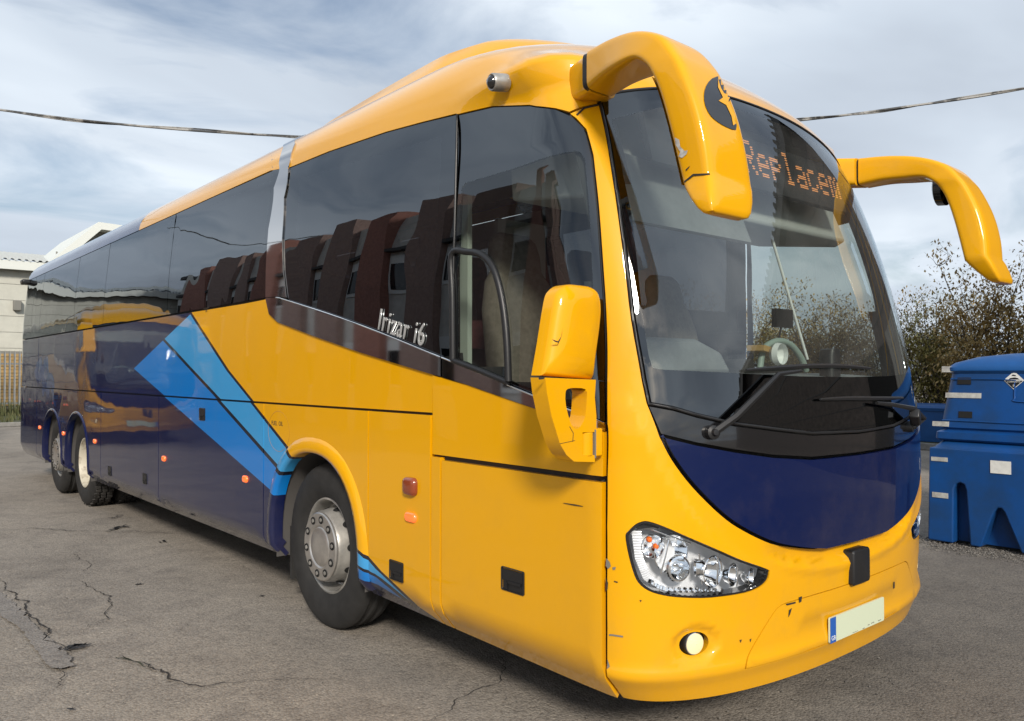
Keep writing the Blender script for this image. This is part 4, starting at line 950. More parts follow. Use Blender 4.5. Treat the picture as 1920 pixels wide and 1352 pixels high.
# emblem on the forward face of the near arm
def arm_bvh(): return BVHTree.FromPolygons([tuple(p) for r in rings for p in r], [(i * 36 + j, i * 36 + (j + 1) % 36, (i + 1) * 36 + (j + 1) % 36, (i + 1) * 36 + j) for i in range(len(rings) - 1) for j in range(36)])
AB = arm_bvh()
def on_tree(tree, pix, off):
    h = tree.ray_cast(Vector(CAM), Vector(ray(pix)))
    if h[0] is None: return None
    n_ = h[1] if h[1].dot(Vector(ray(pix))) < 0 else -h[1]
    return h[0] + n_ * off
def decal(name, tree, poly, m, parent, off=.0025, sub=5):
    loop = resample([tuple(p) for p in poly], 4.0); O = np.array(loop); lo, hi = O.min(0), O.max(0)
    gx, gy = np.meshgrid(np.arange(lo[0] + 2, hi[0], sub), np.arange(lo[1] + 2, hi[1], sub)); G = np.stack([gx.ravel(), gy.ravel()], -1)
    if len(G): G = G[inpoly(G, loop)]
    pts = loop + [tuple(g) for g in G]
    vo, eo, fo, *_ = delaunay_2d_cdt([Vector(p) for p in pts], [(i, (i + 1) % len(loop)) for i in range(len(loop))], [], 0, 1e-6)
    A = np.array([(p.x, p.y) for p in vo]); T_ = [f for f in fo if inpoly(A[list(f)].mean(0)[None], loop)[0]]
    P3 = [on_tree(tree, tuple(p), off) for p in A]; T_ = [f for f in T_ if all(P3[i] is not None for i in f)]
    mb = MB(); mb.add([(p if p is not None else Vector((0, 0, 0))) for p in P3], T_); mb.build(name, m, parent, smooth=60)
arm_near = [o for o in bpy.data.objects if o.name.startswith('mirror_arm')][0]
mat('emblem_black', (.008, .008, .010), .35, coat=.6)
decal('emblem', AB, smooth_path([(1350, 143), (1334, 148), (1323, 162), (1319, 180), (1322, 200), (1332, 218), (1346, 230), (1362, 239), (1379, 244), (1378, 226), (1366, 212), (1372, 205), (1362, 196), (1372, 184), (1366, 178), (1371, 172), (1362, 160), (1358, 145)], 2, True), 'emblem_black', arm_near)
decal('emblem', AB, [(1373, 160), (1376, 178), (1385, 197), (1381, 204), (1374, 196), (1370, 178)], 'emblem_black', arm_near)
decal('emblem_fox', AB, [(1345, 149), (1350, 166), (1356, 176), (1367, 180), (1364, 191), (1376, 216), (1378, 233), (1373, 236), (1370, 219), (1360, 198), (1346, 190), (1354, 184), (1345, 165)], 'yellow_paint', arm_near, .004, 4)
for poly, m_ in (([(1266, 258), (1274, 262), (1276, 275), (1284, 283), (1290, 282), (1288, 289), (1280, 296), (1273, 294), (1276, 285), (1268, 272)], 'chip_white'), ([(1278, 344), (1300, 326), (1330, 325), (1331, 328), (1301, 330), (1282, 345)], 'chip_dark'), ([(1286, 318), (1294, 311), (1293, 314), (1287, 321)], 'chip_dark')): decal('paint_chip', AB, poly, m_, arm_near, .002, 3)
# ---- kerb mirror beside the driver's window
km = empty('side_mirror', (0, 0, 0), 0, coach); yk = .42
def kp(p, y=yk): q = ony(p, y); return (q[0], q[2])
head = [kp(p) for p in smooth_path([(1013, 704), (1024, 640), (1036, 565), (1044, 545), (1060, 534), (1085, 535), (1105, 539), (1117, 551), (1121, 580), (1118, 620), (1112, 665), (1106, 711)], 3)]
def lens_solid(poly, y0, bulge, back, steps=7):
    c = np.mean(poly, 0); rg = []
    for i in range(steps + 1):
        t = i / steps; k = math.cos(t * math.pi / 2 * .80) ; rg.append([(c[0] + (x - c[0]) * k, y0 - bulge * math.sin(t * math.pi / 2), c[1] + (z - c[1]) * k) for x, z in poly])
    return [[(x, y0 + back, z) for x, z in poly]] + rg
mb = MB(); mb.ring_loft(lens_solid(head, yk, .05, .05)); mb.build('mirror_head', 'yellow_paint', km, smooth=60)
hc = np.mean(head, 0); mb = MB(); mb.prism([(hc[0] + (x - hc[0]) * .9, hc[1] + (z - hc[1]) * .93) for x, z in head], yk + .051, yk + .054, 'y'); mb.build('mirror_glass', 'mirror_glass', km)
arm_o = [kp(p) for p in smooth_path([(1010, 708), (1105, 712), (1103, 745), (1106, 780), (1106, 809), (1080, 810), (1080, 852), (1103, 852), (1103, 865), (1064, 864), (1050, 852), (1038, 832), (1022, 780), (1013, 735)], 1)]
arm_h = [kp(p) for p in smooth_path([(1052, 729), (1068, 727), (1086, 730), (1088, 745), (1085, 780), (1075, 800), (1067, 803), (1058, 793), (1049, 760), (1048, 738)], 2, True)]
def holed(poly, hole, y0, y1):
    pts = list(poly) + list(hole); n1, n2 = len(poly), len(hole); ed = [(i, (i + 1) % n1) for i in range(n1)] + [(n1 + i, n1 + (i + 1) % n2) for i in range(n2)]
    vo, eo, fo, *_ = delaunay_2d_cdt([Vector(p) for p in pts], ed, [], 0, 1e-7); A = np.array([(p.x, p.y) for p in vo])
    T_ = [f for f in fo if inpoly(A[list(f)].mean(0)[None], poly)[0] and not inpoly(A[list(f)].mean(0)[None], hole)[0]]; n = len(A); mb = MB()
    fs = [tuple(f) for f in T_] + [tuple(i + n for i in reversed(f)) for f in T_]; cnt = {}
    for f in T_:
        for i in range(3): cnt[(f[i], f[(i + 1) % 3])] = 1
    fs += [(b, a, a + n, b + n) for (a, b) in cnt if (b, a) not in cnt]
    return mb.add([(x, y0, z) for x, z in A] + [(x, y1, z) for x, z in A], fs)
holed(resample(arm_o, .03), arm_h, yk - .035, yk + .045).build('mirror_bracket', 'yellow_paint', km, bevel=.008, seg=3)
mb = MB(); x0, z0 = kp((1092, 832)); mb.lathe([(.034, z0 - .045), (.034, z0 + .045)], 20, (x0 + .005, yk - .005, 0), 'z', cap=True); mb.build('mirror_hinge', 'yellow_paint', km, smooth=40, bevel=.003)
mb = MB(); mb.box((x0 + .055, yk + .01, z0 + .002), (.09, .05, .11)); mb.build('hinge_plate', 'yellow_paint', km, bevel=.006)
mb = MB(); mb.box((x0 + .012, yk - .002, z0 - .052), (.06, .05, .014)); mb.box((x0 + .035, yk - .03, z0), (.008, .012, .11)); mb.build('hinge_pin', 'chip_grey', km)
KT = BVHTree.FromPolygons([(x, yk - .0505, z) for x, z in ((-1.8, 1.2), (-1.2, 1.2), (-1.2, 2.1), (-1.8, 2.1))], [(0, 1, 2, 3)])
for poly in ([(1034, 636), (1046, 640), (1053, 629), (1055, 613), (1052, 632), (1047, 643), (1040, 641)], [(1009, 707), (1022, 707), (1019, 711), (1010, 712)]): decal('paint_chip', KT, poly, 'chip_dark', km, .001, 3)
mb = MB(); mb.tube([tuple(ony(p, yk - .036)) for p in [(1068, 800), (1075, 812), (1074, 828)]], .0012, 4); mb.tube([tuple(ony(p, yk - .036)) for p in [(1050, 832), (1064, 829), (1078, 826)]], .001, 4); mb.build('crack', 'chip_dark', km)
# ---- paint chips and scuffs on the front
for poly, m_ in (([(1144, 1188), (1150, 1188), (1169, 1191), (1169, 1194), (1150, 1191), (1144, 1191)], 'chip_grey'), ([(1139, 1046), (1145, 1053), (1147, 1061), (1142, 1066), (1138, 1060)], 'chip_grey'), ([(1150, 1063), (1156, 1062), (1155, 1067), (1151, 1068)], 'chip_grey'), ([(1138, 1082), (1142, 1092), (1141, 1104), (1138, 1108)], 'chip_dark'), ([(1476, 1143), (1481, 1139), (1478, 1150), (1475, 1156)], 'chip_dark'), ([(1494, 1119), (1500, 1117), (1499, 1127), (1495, 1129)], 'chip_dark'), ([(1403, 1198), (1406, 1196), (1404, 1203)], 'chip_dark'), ([(1384, 1199), (1388, 1198), (1386, 1204)], 'chip_dark'), ([(1672, 1091), (1674, 1090), (1674, 1102), (1672, 1103)], 'chip_dark'), ([(1153, 1088), (1160, 1090), (1159, 1092), (1153, 1090)], 'chip_dark'), ([(1199, 1124), (1203, 1124), (1201, 1128)], 'chip_dark'), ([(1141, 1235), (1146, 1248), (1142, 1252)], 'chip_grey'), ([(1470, 1131), (1488, 1127), (1488, 1130), (1472, 1134)], 'chip_dark'), ([(1063, 942), (1085, 945), (1099, 948), (1099, 949), (1083, 947), (1063, 943)], 'chip_dark')):
    loop = SS(*poly); link('paint_chip', panel_mesh('paint_chip', loop, off=.0195 if poly[0][0] < 1100 else .009, thick=.001, step=.05, bstep=.01, sculpt=fascia_sculpt if poly[0][0] > 1140 else None), m_, coach)
# ---- cab and saloon interior
it = MB(); it.box((0, 1.3, 1.02), (2.35, 1.6, .06)); it.box((0, 7.5, 1.42), (2.35, 10.8, .06)); it.box((0, 2.1, 1.2), (2.35, .05, .5)); it.build('floor', 'cab_floor', coach)
cl = MB(); cl.box((0, 7.2, 3.16), (1.9, 11.4, .03)); cl.box((-.98, 7.4, 2.86), (.30, 11.0, .16)); cl.box((.98, 7.4, 2.86), (.30, 11.0, .16)); cl.build('luggage_rack', 'interior_grey', coach)
rw = MB(); rw.box((0, 12.7, 2.2), (2.2, .05, 2.0)); rw.build('rear_bulkhead', 'interior_dark', coach)
ds = MB(); prof = [(.28, 1.05), (.24, 1.40), (.30, 1.53), (.42, 1.58), (.70, 1.60), (.80, 1.55), (.86, 1.40), (.88, 1.05)]
ds.prism(prof, -1.12, 1.12, 'x'); ds.build('dashboard', 'dash_grey', coach, bevel=.02)
bn = MB(); bn.ring_loft([[(-.72 + x * k, y, 1.60 + z) for x, y, z in ((-.42, .45, 0), (-.38, .48, .09), (-.25, .52, .15), (.2, .52, .16), (.34, .48, .10), (.38, .45, 0))] for k in (1,)] + [[(-.72 + x, y + .35, 1.60 + z * 1.15) for x, y, z in ((-.42, .45, 0), (-.38, .48, .09), (-.25, .52, .15), (.2, .52, .16), (.34, .48, .10), (.38, .45, 0))]]); bn.build('instrument_binnacle', 'dash_grey', coach, bevel=.02)
sw = empty('steering_wheel', (0, 0, 0), 0, coach); axw = Vector((0, -.55, .83)).normalized(); cw = Vector((-.72, 1.02, 1.80)); e1 = Vector((1, 0, 0)); e2 = axw.cross(e1)
mb = MB(); mb.tube([cw + (e1 * math.cos(t) + e2 * math.sin(t)) * .235 for t in np.linspace(0, 2 * math.pi, 37)], .016, 8, cap=False); mb.build('rim', 'black_trim', sw, smooth=60)
mb = MB()
for t in (0.2, math.pi - .2, -math.pi / 2): mb.tube([cw - axw * .02, cw + (e1 * math.cos(t) + e2 * math.sin(t)) * .23], .014, 6)
mb.tube([cw - axw * .02, cw - axw * .4 + Vector((0, -.12, 0))], .035, 8); mb.build('spokes', 'black_trim', sw, smooth=50)
def seat(name, c, w_, hgt, m, parent):
    root = empty(name, c, 0, parent)
    b = MB(); rg = []
    for t, ww, th in ((0, .9, .16), (.15, 1.0, .17), (.5, .96, .15), (.68, .80, .13), (.76, .60, .12), (.86, .62, .12), (.95, .56, .10), (1.0, .40, .05)):
        rg.append([(x * ww, .04 + .16 * t + y, .46 + hgt * t) for x, y in rrect(w_, th, th * .42, 3)])
    b.ring_loft(rg); b.build('backrest', m, root, smooth=50)
    b = MB(); b.ring_loft([[(x * k, -.22 + y * k, z) for x, y in rrect(w_, .50, .07, 3)] for z, k in ((.30, .94), (.34, 1), (.44, 1), (.47, .94))]); b.build('cushion', m, root, smooth=50)
    b = MB(); b.box((0, -.15, .15), (w_ * .5, .35, .30)); b.build('pedestal', 'interior_dark', root)
    return root
seat('driver_seat', (-.72, 1.42, 1.05), .52, .86, 'seat_cloth', coach)
seat('courier_seat', (.62, 1.45, 1.05), .46, .74, 'seat_cloth', coach)
sroots = []
first_seat = seat('passenger_seat', (-.93, 2.5, 1.45), .44, .66, 'seat_red', coach)
for i in range(12):
    for x in (-.93, -.47, .47, .93):
        if i == 0 and x == -.93: continue
        r_ = first_seat.copy(); COL.objects.link(r_); r_.location = (x, 2.5 + .84 * i, 1.45)
        for ch in list(first_seat.children):
            c_ = ch.copy(); COL.objects.link(c_); c_.parent = r_
        r_.parent = coach; sroots.append(r_)
hd = MB(); hd.prism([(.60, 2.40), (.66, 2.37), (1.20, 2.44), (1.25, 3.0), (.84, 3.0)], -1.08, 1.08, 'x'); hd.build('header_locker', 'interior_grey', coach, bevel=.015)
fl_ = MB(); fl_.box((0, 1.75, 3.0), (2.2, 1.4, .04)); fl_.build('cab_lining', 'interior_grey', coach)
bl_ = MB(); bl_.box((-.55, .57, 2.42), (.9, .012, .36), Matrix.Rotation(R(-22), 3, 'X')); bl_.build('sun_blind', 'dash_grey', coach)
# destination display: a board behind the glass with lit dots
FONT = {'R': '11110 10001 10001 11110 10100 10010 10001', 'a': '00000 00000 01110 00001 01111 10001 01111', 'i': '00100 00000 01100 00100 00100 00100 01110', 'l': '01100 00100 00100 00100 00100 00100 01110', ' ': '000 000 000 000 000 000 000', 'e': '00000 00000 01110 10001 11111 10000 01110', 'p': '00000 00000 11110 10001 11110 10000 10000', 'c': '00000 00000 01110 10000 10000 10001 01110', 'm': '00000 00000 11010 10101 10101 10101 10101', 'n': '00000 00000 10110 11001 10001 10001 10001', 't': '01000 01000 11100 01000 01000 01001 00110'}
disp = empty('destination_display', (0, 0, 0), 0, coach); ptc = .0205; txt = 'Replacement'; cols = []
for ch in txt:
    rows = FONT[ch].split(); wch = len(rows[0])
    for c in range(wch): cols.append([rows[r][c] == '1' for r in range(7)])
    cols.append([False] * 7)
W_ = len(cols) * ptc; zb = 2.60; yb_ = .505
x0_ = ony((1401, 262), yb_)[0]
board = MB(); board.box((0, yb_ + .035, 2.665), (1.75, .03, .28), Matrix.Rotation(R(-14), 3, 'X')); board.build('display_board', 'led_board', disp)
leds = MB()
for i, cl_ in enumerate(cols):
    for r in range(7):
        if cl_[r]:
            z = 2.69 + (3 - r) * ptc * 1.3
            for (ox, oz) in ((0, 0), (ptc * .5, 0), (0, ptc * .57), (ptc * .5, ptc * .57)):
                if x0_ + i * ptc > .84: continue
                leds.box((x0_ + i * ptc + ox, yb_ + .012 + (z + oz - 2.665) * .25, z + oz), (ptc * .24, .004, ptc * .26))
o = leds.build('display_dots', 'led', disp); o['kind'] = 'stuff'
for o in coach.children:
    if o.name.startswith(('fuel_lettering', 'fleet_lettering', 'maker_badge')): o['kind'] = 'stuff'
rod = MB(); rod.tube([tuple(ony((1415, 336), .75)), tuple(ony((1514, 674), .62))], .008, 6); rod.build('grab_rod', 'white_plastic', coach, smooth=60)
im = MB(); c = ony((1467, 597), .62); im.box(tuple(c), (.17, .03, .10)); im.tube([tuple(c), tuple(ony((1458, 652), .62))], .006, 6); im.build('interior_mirror', 'black_trim', coach)
dd_ = MB(); c = ony((1432, 657), .60); dd_.box(tuple(c), (.16, .10, .03), Matrix.Rotation(.15, 3, 'Y')); mat('card_tan', (.45, .28, .10), .7); dd_.build('clipboard', 'card_tan', coach)
dn = MB(); c = ony((1458, 664), .52); dn.lathe([(.055, -.03), (.06, .0), (.045, .022), (.02, .03), (.001, .032)], 20, tuple(c), 'y'); dn.build('dash_fan', 'white_plastic', coach, smooth=40)
tb = MB(); tb.tube([tuple(ony(p, .60)) for p in smooth_path([(1425, 690), (1432, 655), (1455, 640), (1480, 645), (1500, 668), (1512, 695)], 4)], .018, 8); mat('hose_green', (.28, .36, .32), .5); tb.build('air_hose', 'hose_green', coach, smooth=60)
tm = MB(); c = ony((1556, 676), .45); tm.ring_loft([[(c[0] + x * k, c[1] + y, c[2] + dz) for x, y in rrect(.11, .09, .03, 3)] for dz, k in ((-.18, 1), (.03, .95), (.06, .75), (.065, .4))]); tm.build('ticket_machine', 'black_trim', coach, smooth=40)
pl_ = MB(); q = onx((868, 500), -1.02); pl_.box((q[0], q[1], 2.02), (.03, .12, 1.05)); pl_.build('door_pillar', 'pole_pale', coach)
pa_ = MB(); pa_.box((.2, 1.95, 1.6), (.05, .5, 1.0)); pa_.tube([(.25, 1.75, 1.1), (.25, 1.75, 2.9)], .018, 8); pa_.build('stair_rail', 'pole_pale', coach)
for lx, lw_, lm in ((-.86, .012, 'pole_pale'), (-.30, .40, 'interior_grey')):
    bp_ = MB(); bp_.box((lx, 2.02, 2.0 if lw_ > .1 else 2.2), (lw_, .03, 1.1 if lw_ > .1 else 1.6)); bp_.build('cab_partition', lm, coach)
wh = MB()
for pp in ([(1214, 613), (1262, 617), (1262, 640), (1213, 634)],): wh.add([tuple(ony(p, 1.6)) for p in pp], [(0, 1, 2, 3)])

# ================================================================== SURROUNDINGS
def things(root): return root
mat('brick_dark', (.36, .25, .215), .9, col2=(.28, .19, .165), vscale=9, bmp=(40, .1, .01)); mat('brick_red', (.40, .19, .15), .9, col2=(.30, .14, .11), vscale=9, bmp=(40, .1, .01)); mat('render_pale', (.66, .64, .60), .85, var=.2, vscale=3); mat('roof_dark', (.05, .05, .052), .8); mat('win_white', (.72, .73, .72), .5); mat('win_dark', (.02, .022, .025), .08)
mat('wall_cream', (.54, .535, .47), .7, var=.12, vscale=2.5, bmp=(8, .08, .02)); mat('sheet_pale', (.52, .53, .50), .55, var=.15, vscale=3); mat('fascia_pale', (.66, .68, .64), .6); mat('shade_grey', (.20, .195, .175), .9)
# terrace opposite the coach's flank (seen mirrored in its glass)
ter = empty('terrace', (-10.85, 20, 0)); tag(ter, 'dark brick terrace with pale window bays mirrored in the coach side glass', 'building')
T0, T1, BAY = -12.5, 17.0, 2.46
nb_ = int((T1 - T0) / BAY)
for k in range(nb_):
    y = T0 + BAY * k; h_ = 7.5 + (.3 if k % 2 else 0)
    mb = MB(); mb.box((-.15, y + .72, h_ / 2), (.9, 1.44, h_)); mb.build('brick_pier', 'brick_red' if k % 3 == 1 else 'brick_dark', ter)
    mb = MB(); mb.box((-.25, y + 1.95, 3.6), (.6, 1.02, 7.2)); o = mb.build('render_bay', 'render_pale', ter)
    for zc, hh in ((1.9, 1.5), (4.9, 1.4)):
        mb = MB(); mb.box((.07, y + 1.95, zc), (.05, .86, hh)); wo = mb.build('window_frame', 'win_white', o)
        mb = MB(); mb.box((.10, y + 1.95, zc - .1), (.02, .70, hh - .45)); mb.build('window_pane', 'win_dark', o)
    mb = MB(); mb.box((.12, y + 1.95, 5.8), (.36, 1.0, .12)); mb.build('bay_hood', 'roof_dark', o)
mb = MB(); mb.box((-4.0, (T0 + T1) / 2, 3.6), (6.5, T1 - T0, 7.1)); mb.build('wall', 'brick_dark', ter)
mb = MB(); mb.box((-3.9, (T0 + T1) / 2, 7.3), (6.9, T1 - T0 + .2, .2)); mb.build('roof', 'roof_dark', ter)
# brick workshop on the right (seen mirrored in the windscreen)
wk = empty('workshop', (8.2, -2.2, 0)); tag(wk, 'dark brick workshop with ribbed sheet verge mirrored in the windscreen', 'building')
mat('brick_grey', (.115, .095, .085), .9, col2=(.07, .06, .055), vscale=5, bmp=(25, .3, .02)); mat('sheet_dark', (.035, .036, .038), .6)
WY0, WY1 = 3.1, -18.0
wz = lambda y: 8.0 + (y - WY0) * .20
mb = MB(); mb.prism([(WY0, 0), (WY1, 0), (WY1, wz(WY1)), (WY0, wz(WY0))], 0, 7, 'x'); mb.build('wall', 'brick_grey', wk)
mb = MB(); mb.prism([(WY0 + .2, wz(WY0) + .02), (WY1 - .3, wz(WY1) - .08), (WY1 - .3, wz(WY1) + .2), (WY0 + .2, wz(WY0) + .34)], -.5, 7.2, 'x'); mb.build('roof', 'sheet_dark', wk)
for k in range(54):
    y = WY0 - k * .39; mb = MB(); mb.tube([(-.52, y, wz(y) + .33), (.6, y, wz(y) + .33)], .11, 8); mb.build('sheet_rib', 'sheet_dark', wk)
for zc in np.arange(.5, 7.4, .75):
    ymin = max(WY1, WY0 + (zc + .2 - 8.0) / .20)
    mb = MB(); mb.box((-.005, (ymin + WY0) / 2, zc), (.01, WY0 - ymin - .05, .03)); mb.build('mortar_course', 'sheet_dark', wk)
mb = MB(); mb.box((-.03, .0, 1.5), (.06, 2.0, 3.0)); mb.build('doorway', 'dark_hole', wk)
for k in range(5):
    mb = MB(); mb.box((-.04, 1.3 + .36 * k, 1.6), (.05, .33, 3.1)); mb.build('shutter_panel', 'shade_grey', wk)
# warehouse behind the coach's tail
wa = empty('warehouse', (-9, 36, 0)); tag(wa, 'cream panelled warehouse with pale ribbed roof behind the palisade fence', 'building')
for k in range(9):
    mb = MB(); mb.box((0, .15, .34 + .65 * k), (34, .3, .635)); mb.build('wall_panel', 'wall_cream', wa)
mb = MB(); mb.box((0, 5.5, 2.9), (33.8, 10.2, 5.7)); mb.build('core', 'shade_grey', wa)
mb = MB(); mb.box((0, -.35, 5.95), (34.6, .22, .36)); mb.build('fascia', 'fascia_pale', wa)
mb = MB(); mb.box((0, -.1, 5.80), (34.4, .55, .08)); mb.build('soffit', 'shade_grey', wa)
for k in range(140):
    x = -17.2 + k * .247; mb = MB() if k == 0 else None
    if k == 0:
        mb.add([(0, -.5, 6.13), (.06, -.5, 6.20), (.13, -.5, 6.20), (.19, -.5, 6.13), (.247, -.5, 6.13), (0, 10, 7.75), (.06, 10, 7.82), (.13, 10, 7.82), (.19, 10, 7.75), (.247, 10, 7.75)], [(i, i + 1, i + 6, i + 5) for i in range(4)]); rs_me = mb.mesh('roof_sheet')
    o = link('roof_sheet', rs_me, 'sheet_pale', wa); o.location.x = x
mb = MB(); mb.prism([(12.6, 6.15), (14.2, 7.75), (17.0, 7.68), (17.0, 6.15)], -.2, 6, 'y'); mb.build('entrance_gable', 'shade_grey', wa)
mb = MB(); mb.prism([(12.25, 6.1), (14.1, 7.98), (17.3, 7.88), (17.3, 7.60), (14.22, 7.68), (12.7, 6.1)], -.9, 6.2, 'y'); mb.build('gable_fascia', 'fascia_pale', wa)
mb = MB(); mb.box((11.3, -.12, 4.35), (.28, .22, .42)); mb.build('floodlight', 'shade_grey', wa, bevel=.03)
mb = MB(); mb.tube([(12.8, .4, 6.1), (12.8, .4, 6.75)], .03, 6); mb.box((12.95, .4, 6.65), (.30, .08, .12)); mb.build('roof_aerial', 'shade_grey', wa)
# verge, kerb, fence, timber
vg = MB(); vg.box((-7, 31.0, .04), (34, 9.0, .08)); mat('verge_soil', (.085, .085, .045), .95, col2=(.05, .06, .025), vscale=2, bmp=(12, .8, .08)); tag(vg.build('verge', 'verge_soil'), kind='structure')
kb = MB(); kb.box((-7, 26.4, .06), (34, .14, .13)); mat('kerb_stone', (.26, .25, .23), .85, var=.3, vscale=6); tag(kb.build('kerb', 'kerb_stone', bevel=.015), kind='structure')
fe = empty('palisade_fence', (0, 32.4, 0)); tag(fe, 'grey steel palisade fence along the verge below the warehouse', 'fence'); mat('galvanised', (.26, .27, .275), .5, metal=.4, var=.25, vscale=8)
mb = MB(); mb.add([(-.034, -.014, .08), (0, 0, .08), (.034, -.014, .08), (.034, -.014, 2.3), (0, 0, 2.45), (-.034, -.014, 2.3)], [(0, 1, 4, 5), (1, 2, 3, 4)]); pale_me = mb.mesh('pale')
for k in range(110):
    o = link('pale', pale_me, 'galvanised', fe); o.location.x = -13.5 + k * .155
for z in (.5, 1.95):
    mb = MB(); mb.box((-5, .04, z), (17.2, .05, .06)); mb.build('rail', 'galvanised', fe)
tp = empty('timber_stack', (1.2, 34.4, 0)); tag(tp, 'stack of tan timber boards behind the palisade fence', 'timber'); mat('timber_tan', (.46, .30, .12), .8, var=.35, vscale=5)
for k in range(16):
    mb = MB(); mb.box((0, 0, .42 + k * .125), (3.0, .9, .105)); mb.build('board', 'timber_tan', tp)
mb = MB(); mb.box((0, .02, 1.3), (2.9, .8, 2.3)); mb.build('stack_core', 'shade_grey', tp)
# weeds on the verge
mat('weed', (.06, .08, .025), .8, col2=(.11, .10, .04), vscale=9)
def weeds():
    rnd = random.Random(3); mb = MB()
    for _ in range(2600):
        x = rnd.uniform(-9, 3.5); y = rnd.choice((rnd.uniform(31.6, 32.2), rnd.uniform(27, 32))); h_ = rnd.uniform(.08, .30) * (2.2 if y > 31.5 else 1); t = rnd.uniform(0, 6.28); l = rnd.uniform(0, .12)
        c_, s_ = math.cos(t) * .03, math.sin(t) * .03; mb.add([(x - c_, y - s_, .08), (x + c_, y + s_, .08), (x + l * math.cos(t * 3), y + l * math.sin(t * 3), .08 + h_)], [(0, 1, 2)])
    tag(mb.build('weeds', 'weed', fix=False), 'scrubby weeds on the verge below the fence', 'weeds', kind='stuff')
weeds()
# ---- blue tanks
mat('tank_blue', (.001, .058, .235), .46, col2=(.006, .045, .15), vscale=3.2, bmp=(55, .07, .004)); mat('tank_lid', (.006, .085, .29), .5, var=.2, vscale=3, bmp=(55, .07, .004)); mat('sticker', (.50, .50, .47), .6, col2=(.30, .29, .27), vscale=14); mat('sticker_white', (.70, .70, .67), .6, var=.15, vscale=20); mat('tank_core_dark', (.02, .024, .026), .9)
tk = empty('chemical_tank', (5.2, .3, 0)); tag(tk, 'large blue plastic bunded tank with hazard diamond beside the coach nose', 'tank')
X0, Y0 = 5.2, .3
def tx(x): return x - X0
def tring(z, xf, yl, r=.08, yr=-1.0, xb=6.1):
    w_, d_ = xb - xf, yl - yr; return [(x - X0, y - Y0, z) for x, y in rrect(w_, d_, r, 5, (xf + xb) / 2, (yl + yr) / 2)]
def stack(rows, name, m, **k):
    mb = MB(); mb.ring_loft([tring(*r) for r in rows]); return mb.build(name, m, tk, smooth=35, **k)
stack([(0.0, 4.52, 1.40), (.88, 4.52, 1.40), (.90, 4.50, 1.40)], 'base_core', 'tank_core_dark')  # near-black inner block of the base
mb = MB(); outl = [(1.46, .02), (1.235, .02), (1.225, .52), (1.205, .575), (1.17, .59), (1.135, .575), (1.12, .52), (1.09, .02), (1.0, .02), (.885, .36), (.86, .395), (.83, .395), (.805, .36), (.675, .02), (.40, .02), (.28, .36), (.25, .395), (.22, .395), (.19, .36), (.05, .02), (-.2, .02), (-.3, .55), (-.4, .55), (-.5, .02), (-1.0, .02), (-1.0, .90), (1.44, .90)]
mb.prism([(y - Y0, z) for y, z in outl], tx(4.36), tx(4.53), 'x'); mb.build('base_front', 'tank_blue', tk, bevel=.022, seg=3)
stack([(.03, 4.50, 1.45), (.90, 4.50, 1.43)], 'base_side', 'tank_blue')
stack([(.888, 4.375, 1.432, .06), (.915, 4.40, 1.41, .06), (.955, 4.45, 1.375, .06), (.965, 4.46, 1.37, .05), (.97, 4.43, 1.40, .04), (.985, 4.415, 1.415, .05), (1.045, 4.42, 1.412, .05), (1.058, 4.45, 1.39, .05), (1.062, 4.475, 1.36, .05), (1.10, 4.475, 1.36, .05)], 'collar', 'tank_blue')
stack([(1.075, 4.47, 1.365, .06), (1.09, 4.455, 1.385, .07), (1.20, 4.47, 1.375, .08), (1.64, 4.53, 1.315, .10)], 'upper_body', 'tank_blue')
stack([(1.60, 4.52, 1.33, .10), (1.625, 4.50, 1.35, .10), (1.655, 4.50, 1.35, .10), (1.70, 4.53, 1.30, .12), (1.755, 4.62, 1.15, .2), (1.785, 4.78, .95, .25), (1.80, 5.0, .6, .3)], 'lid', 'tank_lid')
def up_x(z): return 4.456 + (z - 1.09) * .135
mb = MB()
for seg_ in ([(1.30, 1.545), (.80, 1.54), (.76, 1.50), (.755, 1.38), (.72, 1.345), (.2, 1.34)], [(1.36, 1.155), (.5, 1.15), (.42, 1.18), (.2, 1.19)]):
    mb.tube([(tx(up_x(z) - .001), y - Y0, z) for y, z in smooth_path(seg_, 4)], .009, 6)
mb.build('moulded_rib', 'tank_blue', tk, smooth=60)
def plate(pa, pb, x, name, m, th=.004, slope=0.0):
    a, b = onx(pa, x), onx(pb, x); zc, yc = (a[2] + b[2]) / 2, (a[1] + b[1]) / 2
    mb = MB(); mb.box((tx(x) - th / 2, yc - Y0, zc), (th, abs(a[1] - b[1]), abs(a[2] - b[2])), Matrix.Rotation(slope, 3, 'Y')); return mb.build(name, m, tk)
sl_ = math.atan(.135)
for pa, pb, z in (((1766, 687), (1789, 698), 1.62), ((1773, 736), (1840, 747), 1.40), ((1748.5, 789.5), (1779.5, 800), 1.12)): plate(pa, pb, up_x(z) - .003, 'reflective_label', 'sticker', slope=sl_)
for pa, pb in (((1746, 856), (1777, 866)), ((1748, 922), (1778, 935))): plate(pa, pb, 4.358, 'reflective_label', 'sticker')
plate((1857, 863), (1896, 890), 4.357, 'torn_notice', 'sticker_white')
for pa, pb, z in (((1795.5, 708), (1821, 721), 1.53), ((1797.5, 771), (1823, 784), 1.22)):
    plate(pa, pb, up_x(z) - .002, 'inspection_slot', 'dark_hole', .006, sl_)
def tri(name, pts, x, m):
    mb = MB(); mb.add([(tx(x + (z - 1.54) * .135), y - Y0, z) for y, z in pts], [tuple(range(len(pts)))]); return mb.build(name, m, tk)
q = onx((1901.5, 713), up_x(1.54)); yc, zc, hf = q[1], q[2], .082
sx0 = up_x(1.54)
dm = empty('hazard_diamond', (0, 0, 0), 0, tk)
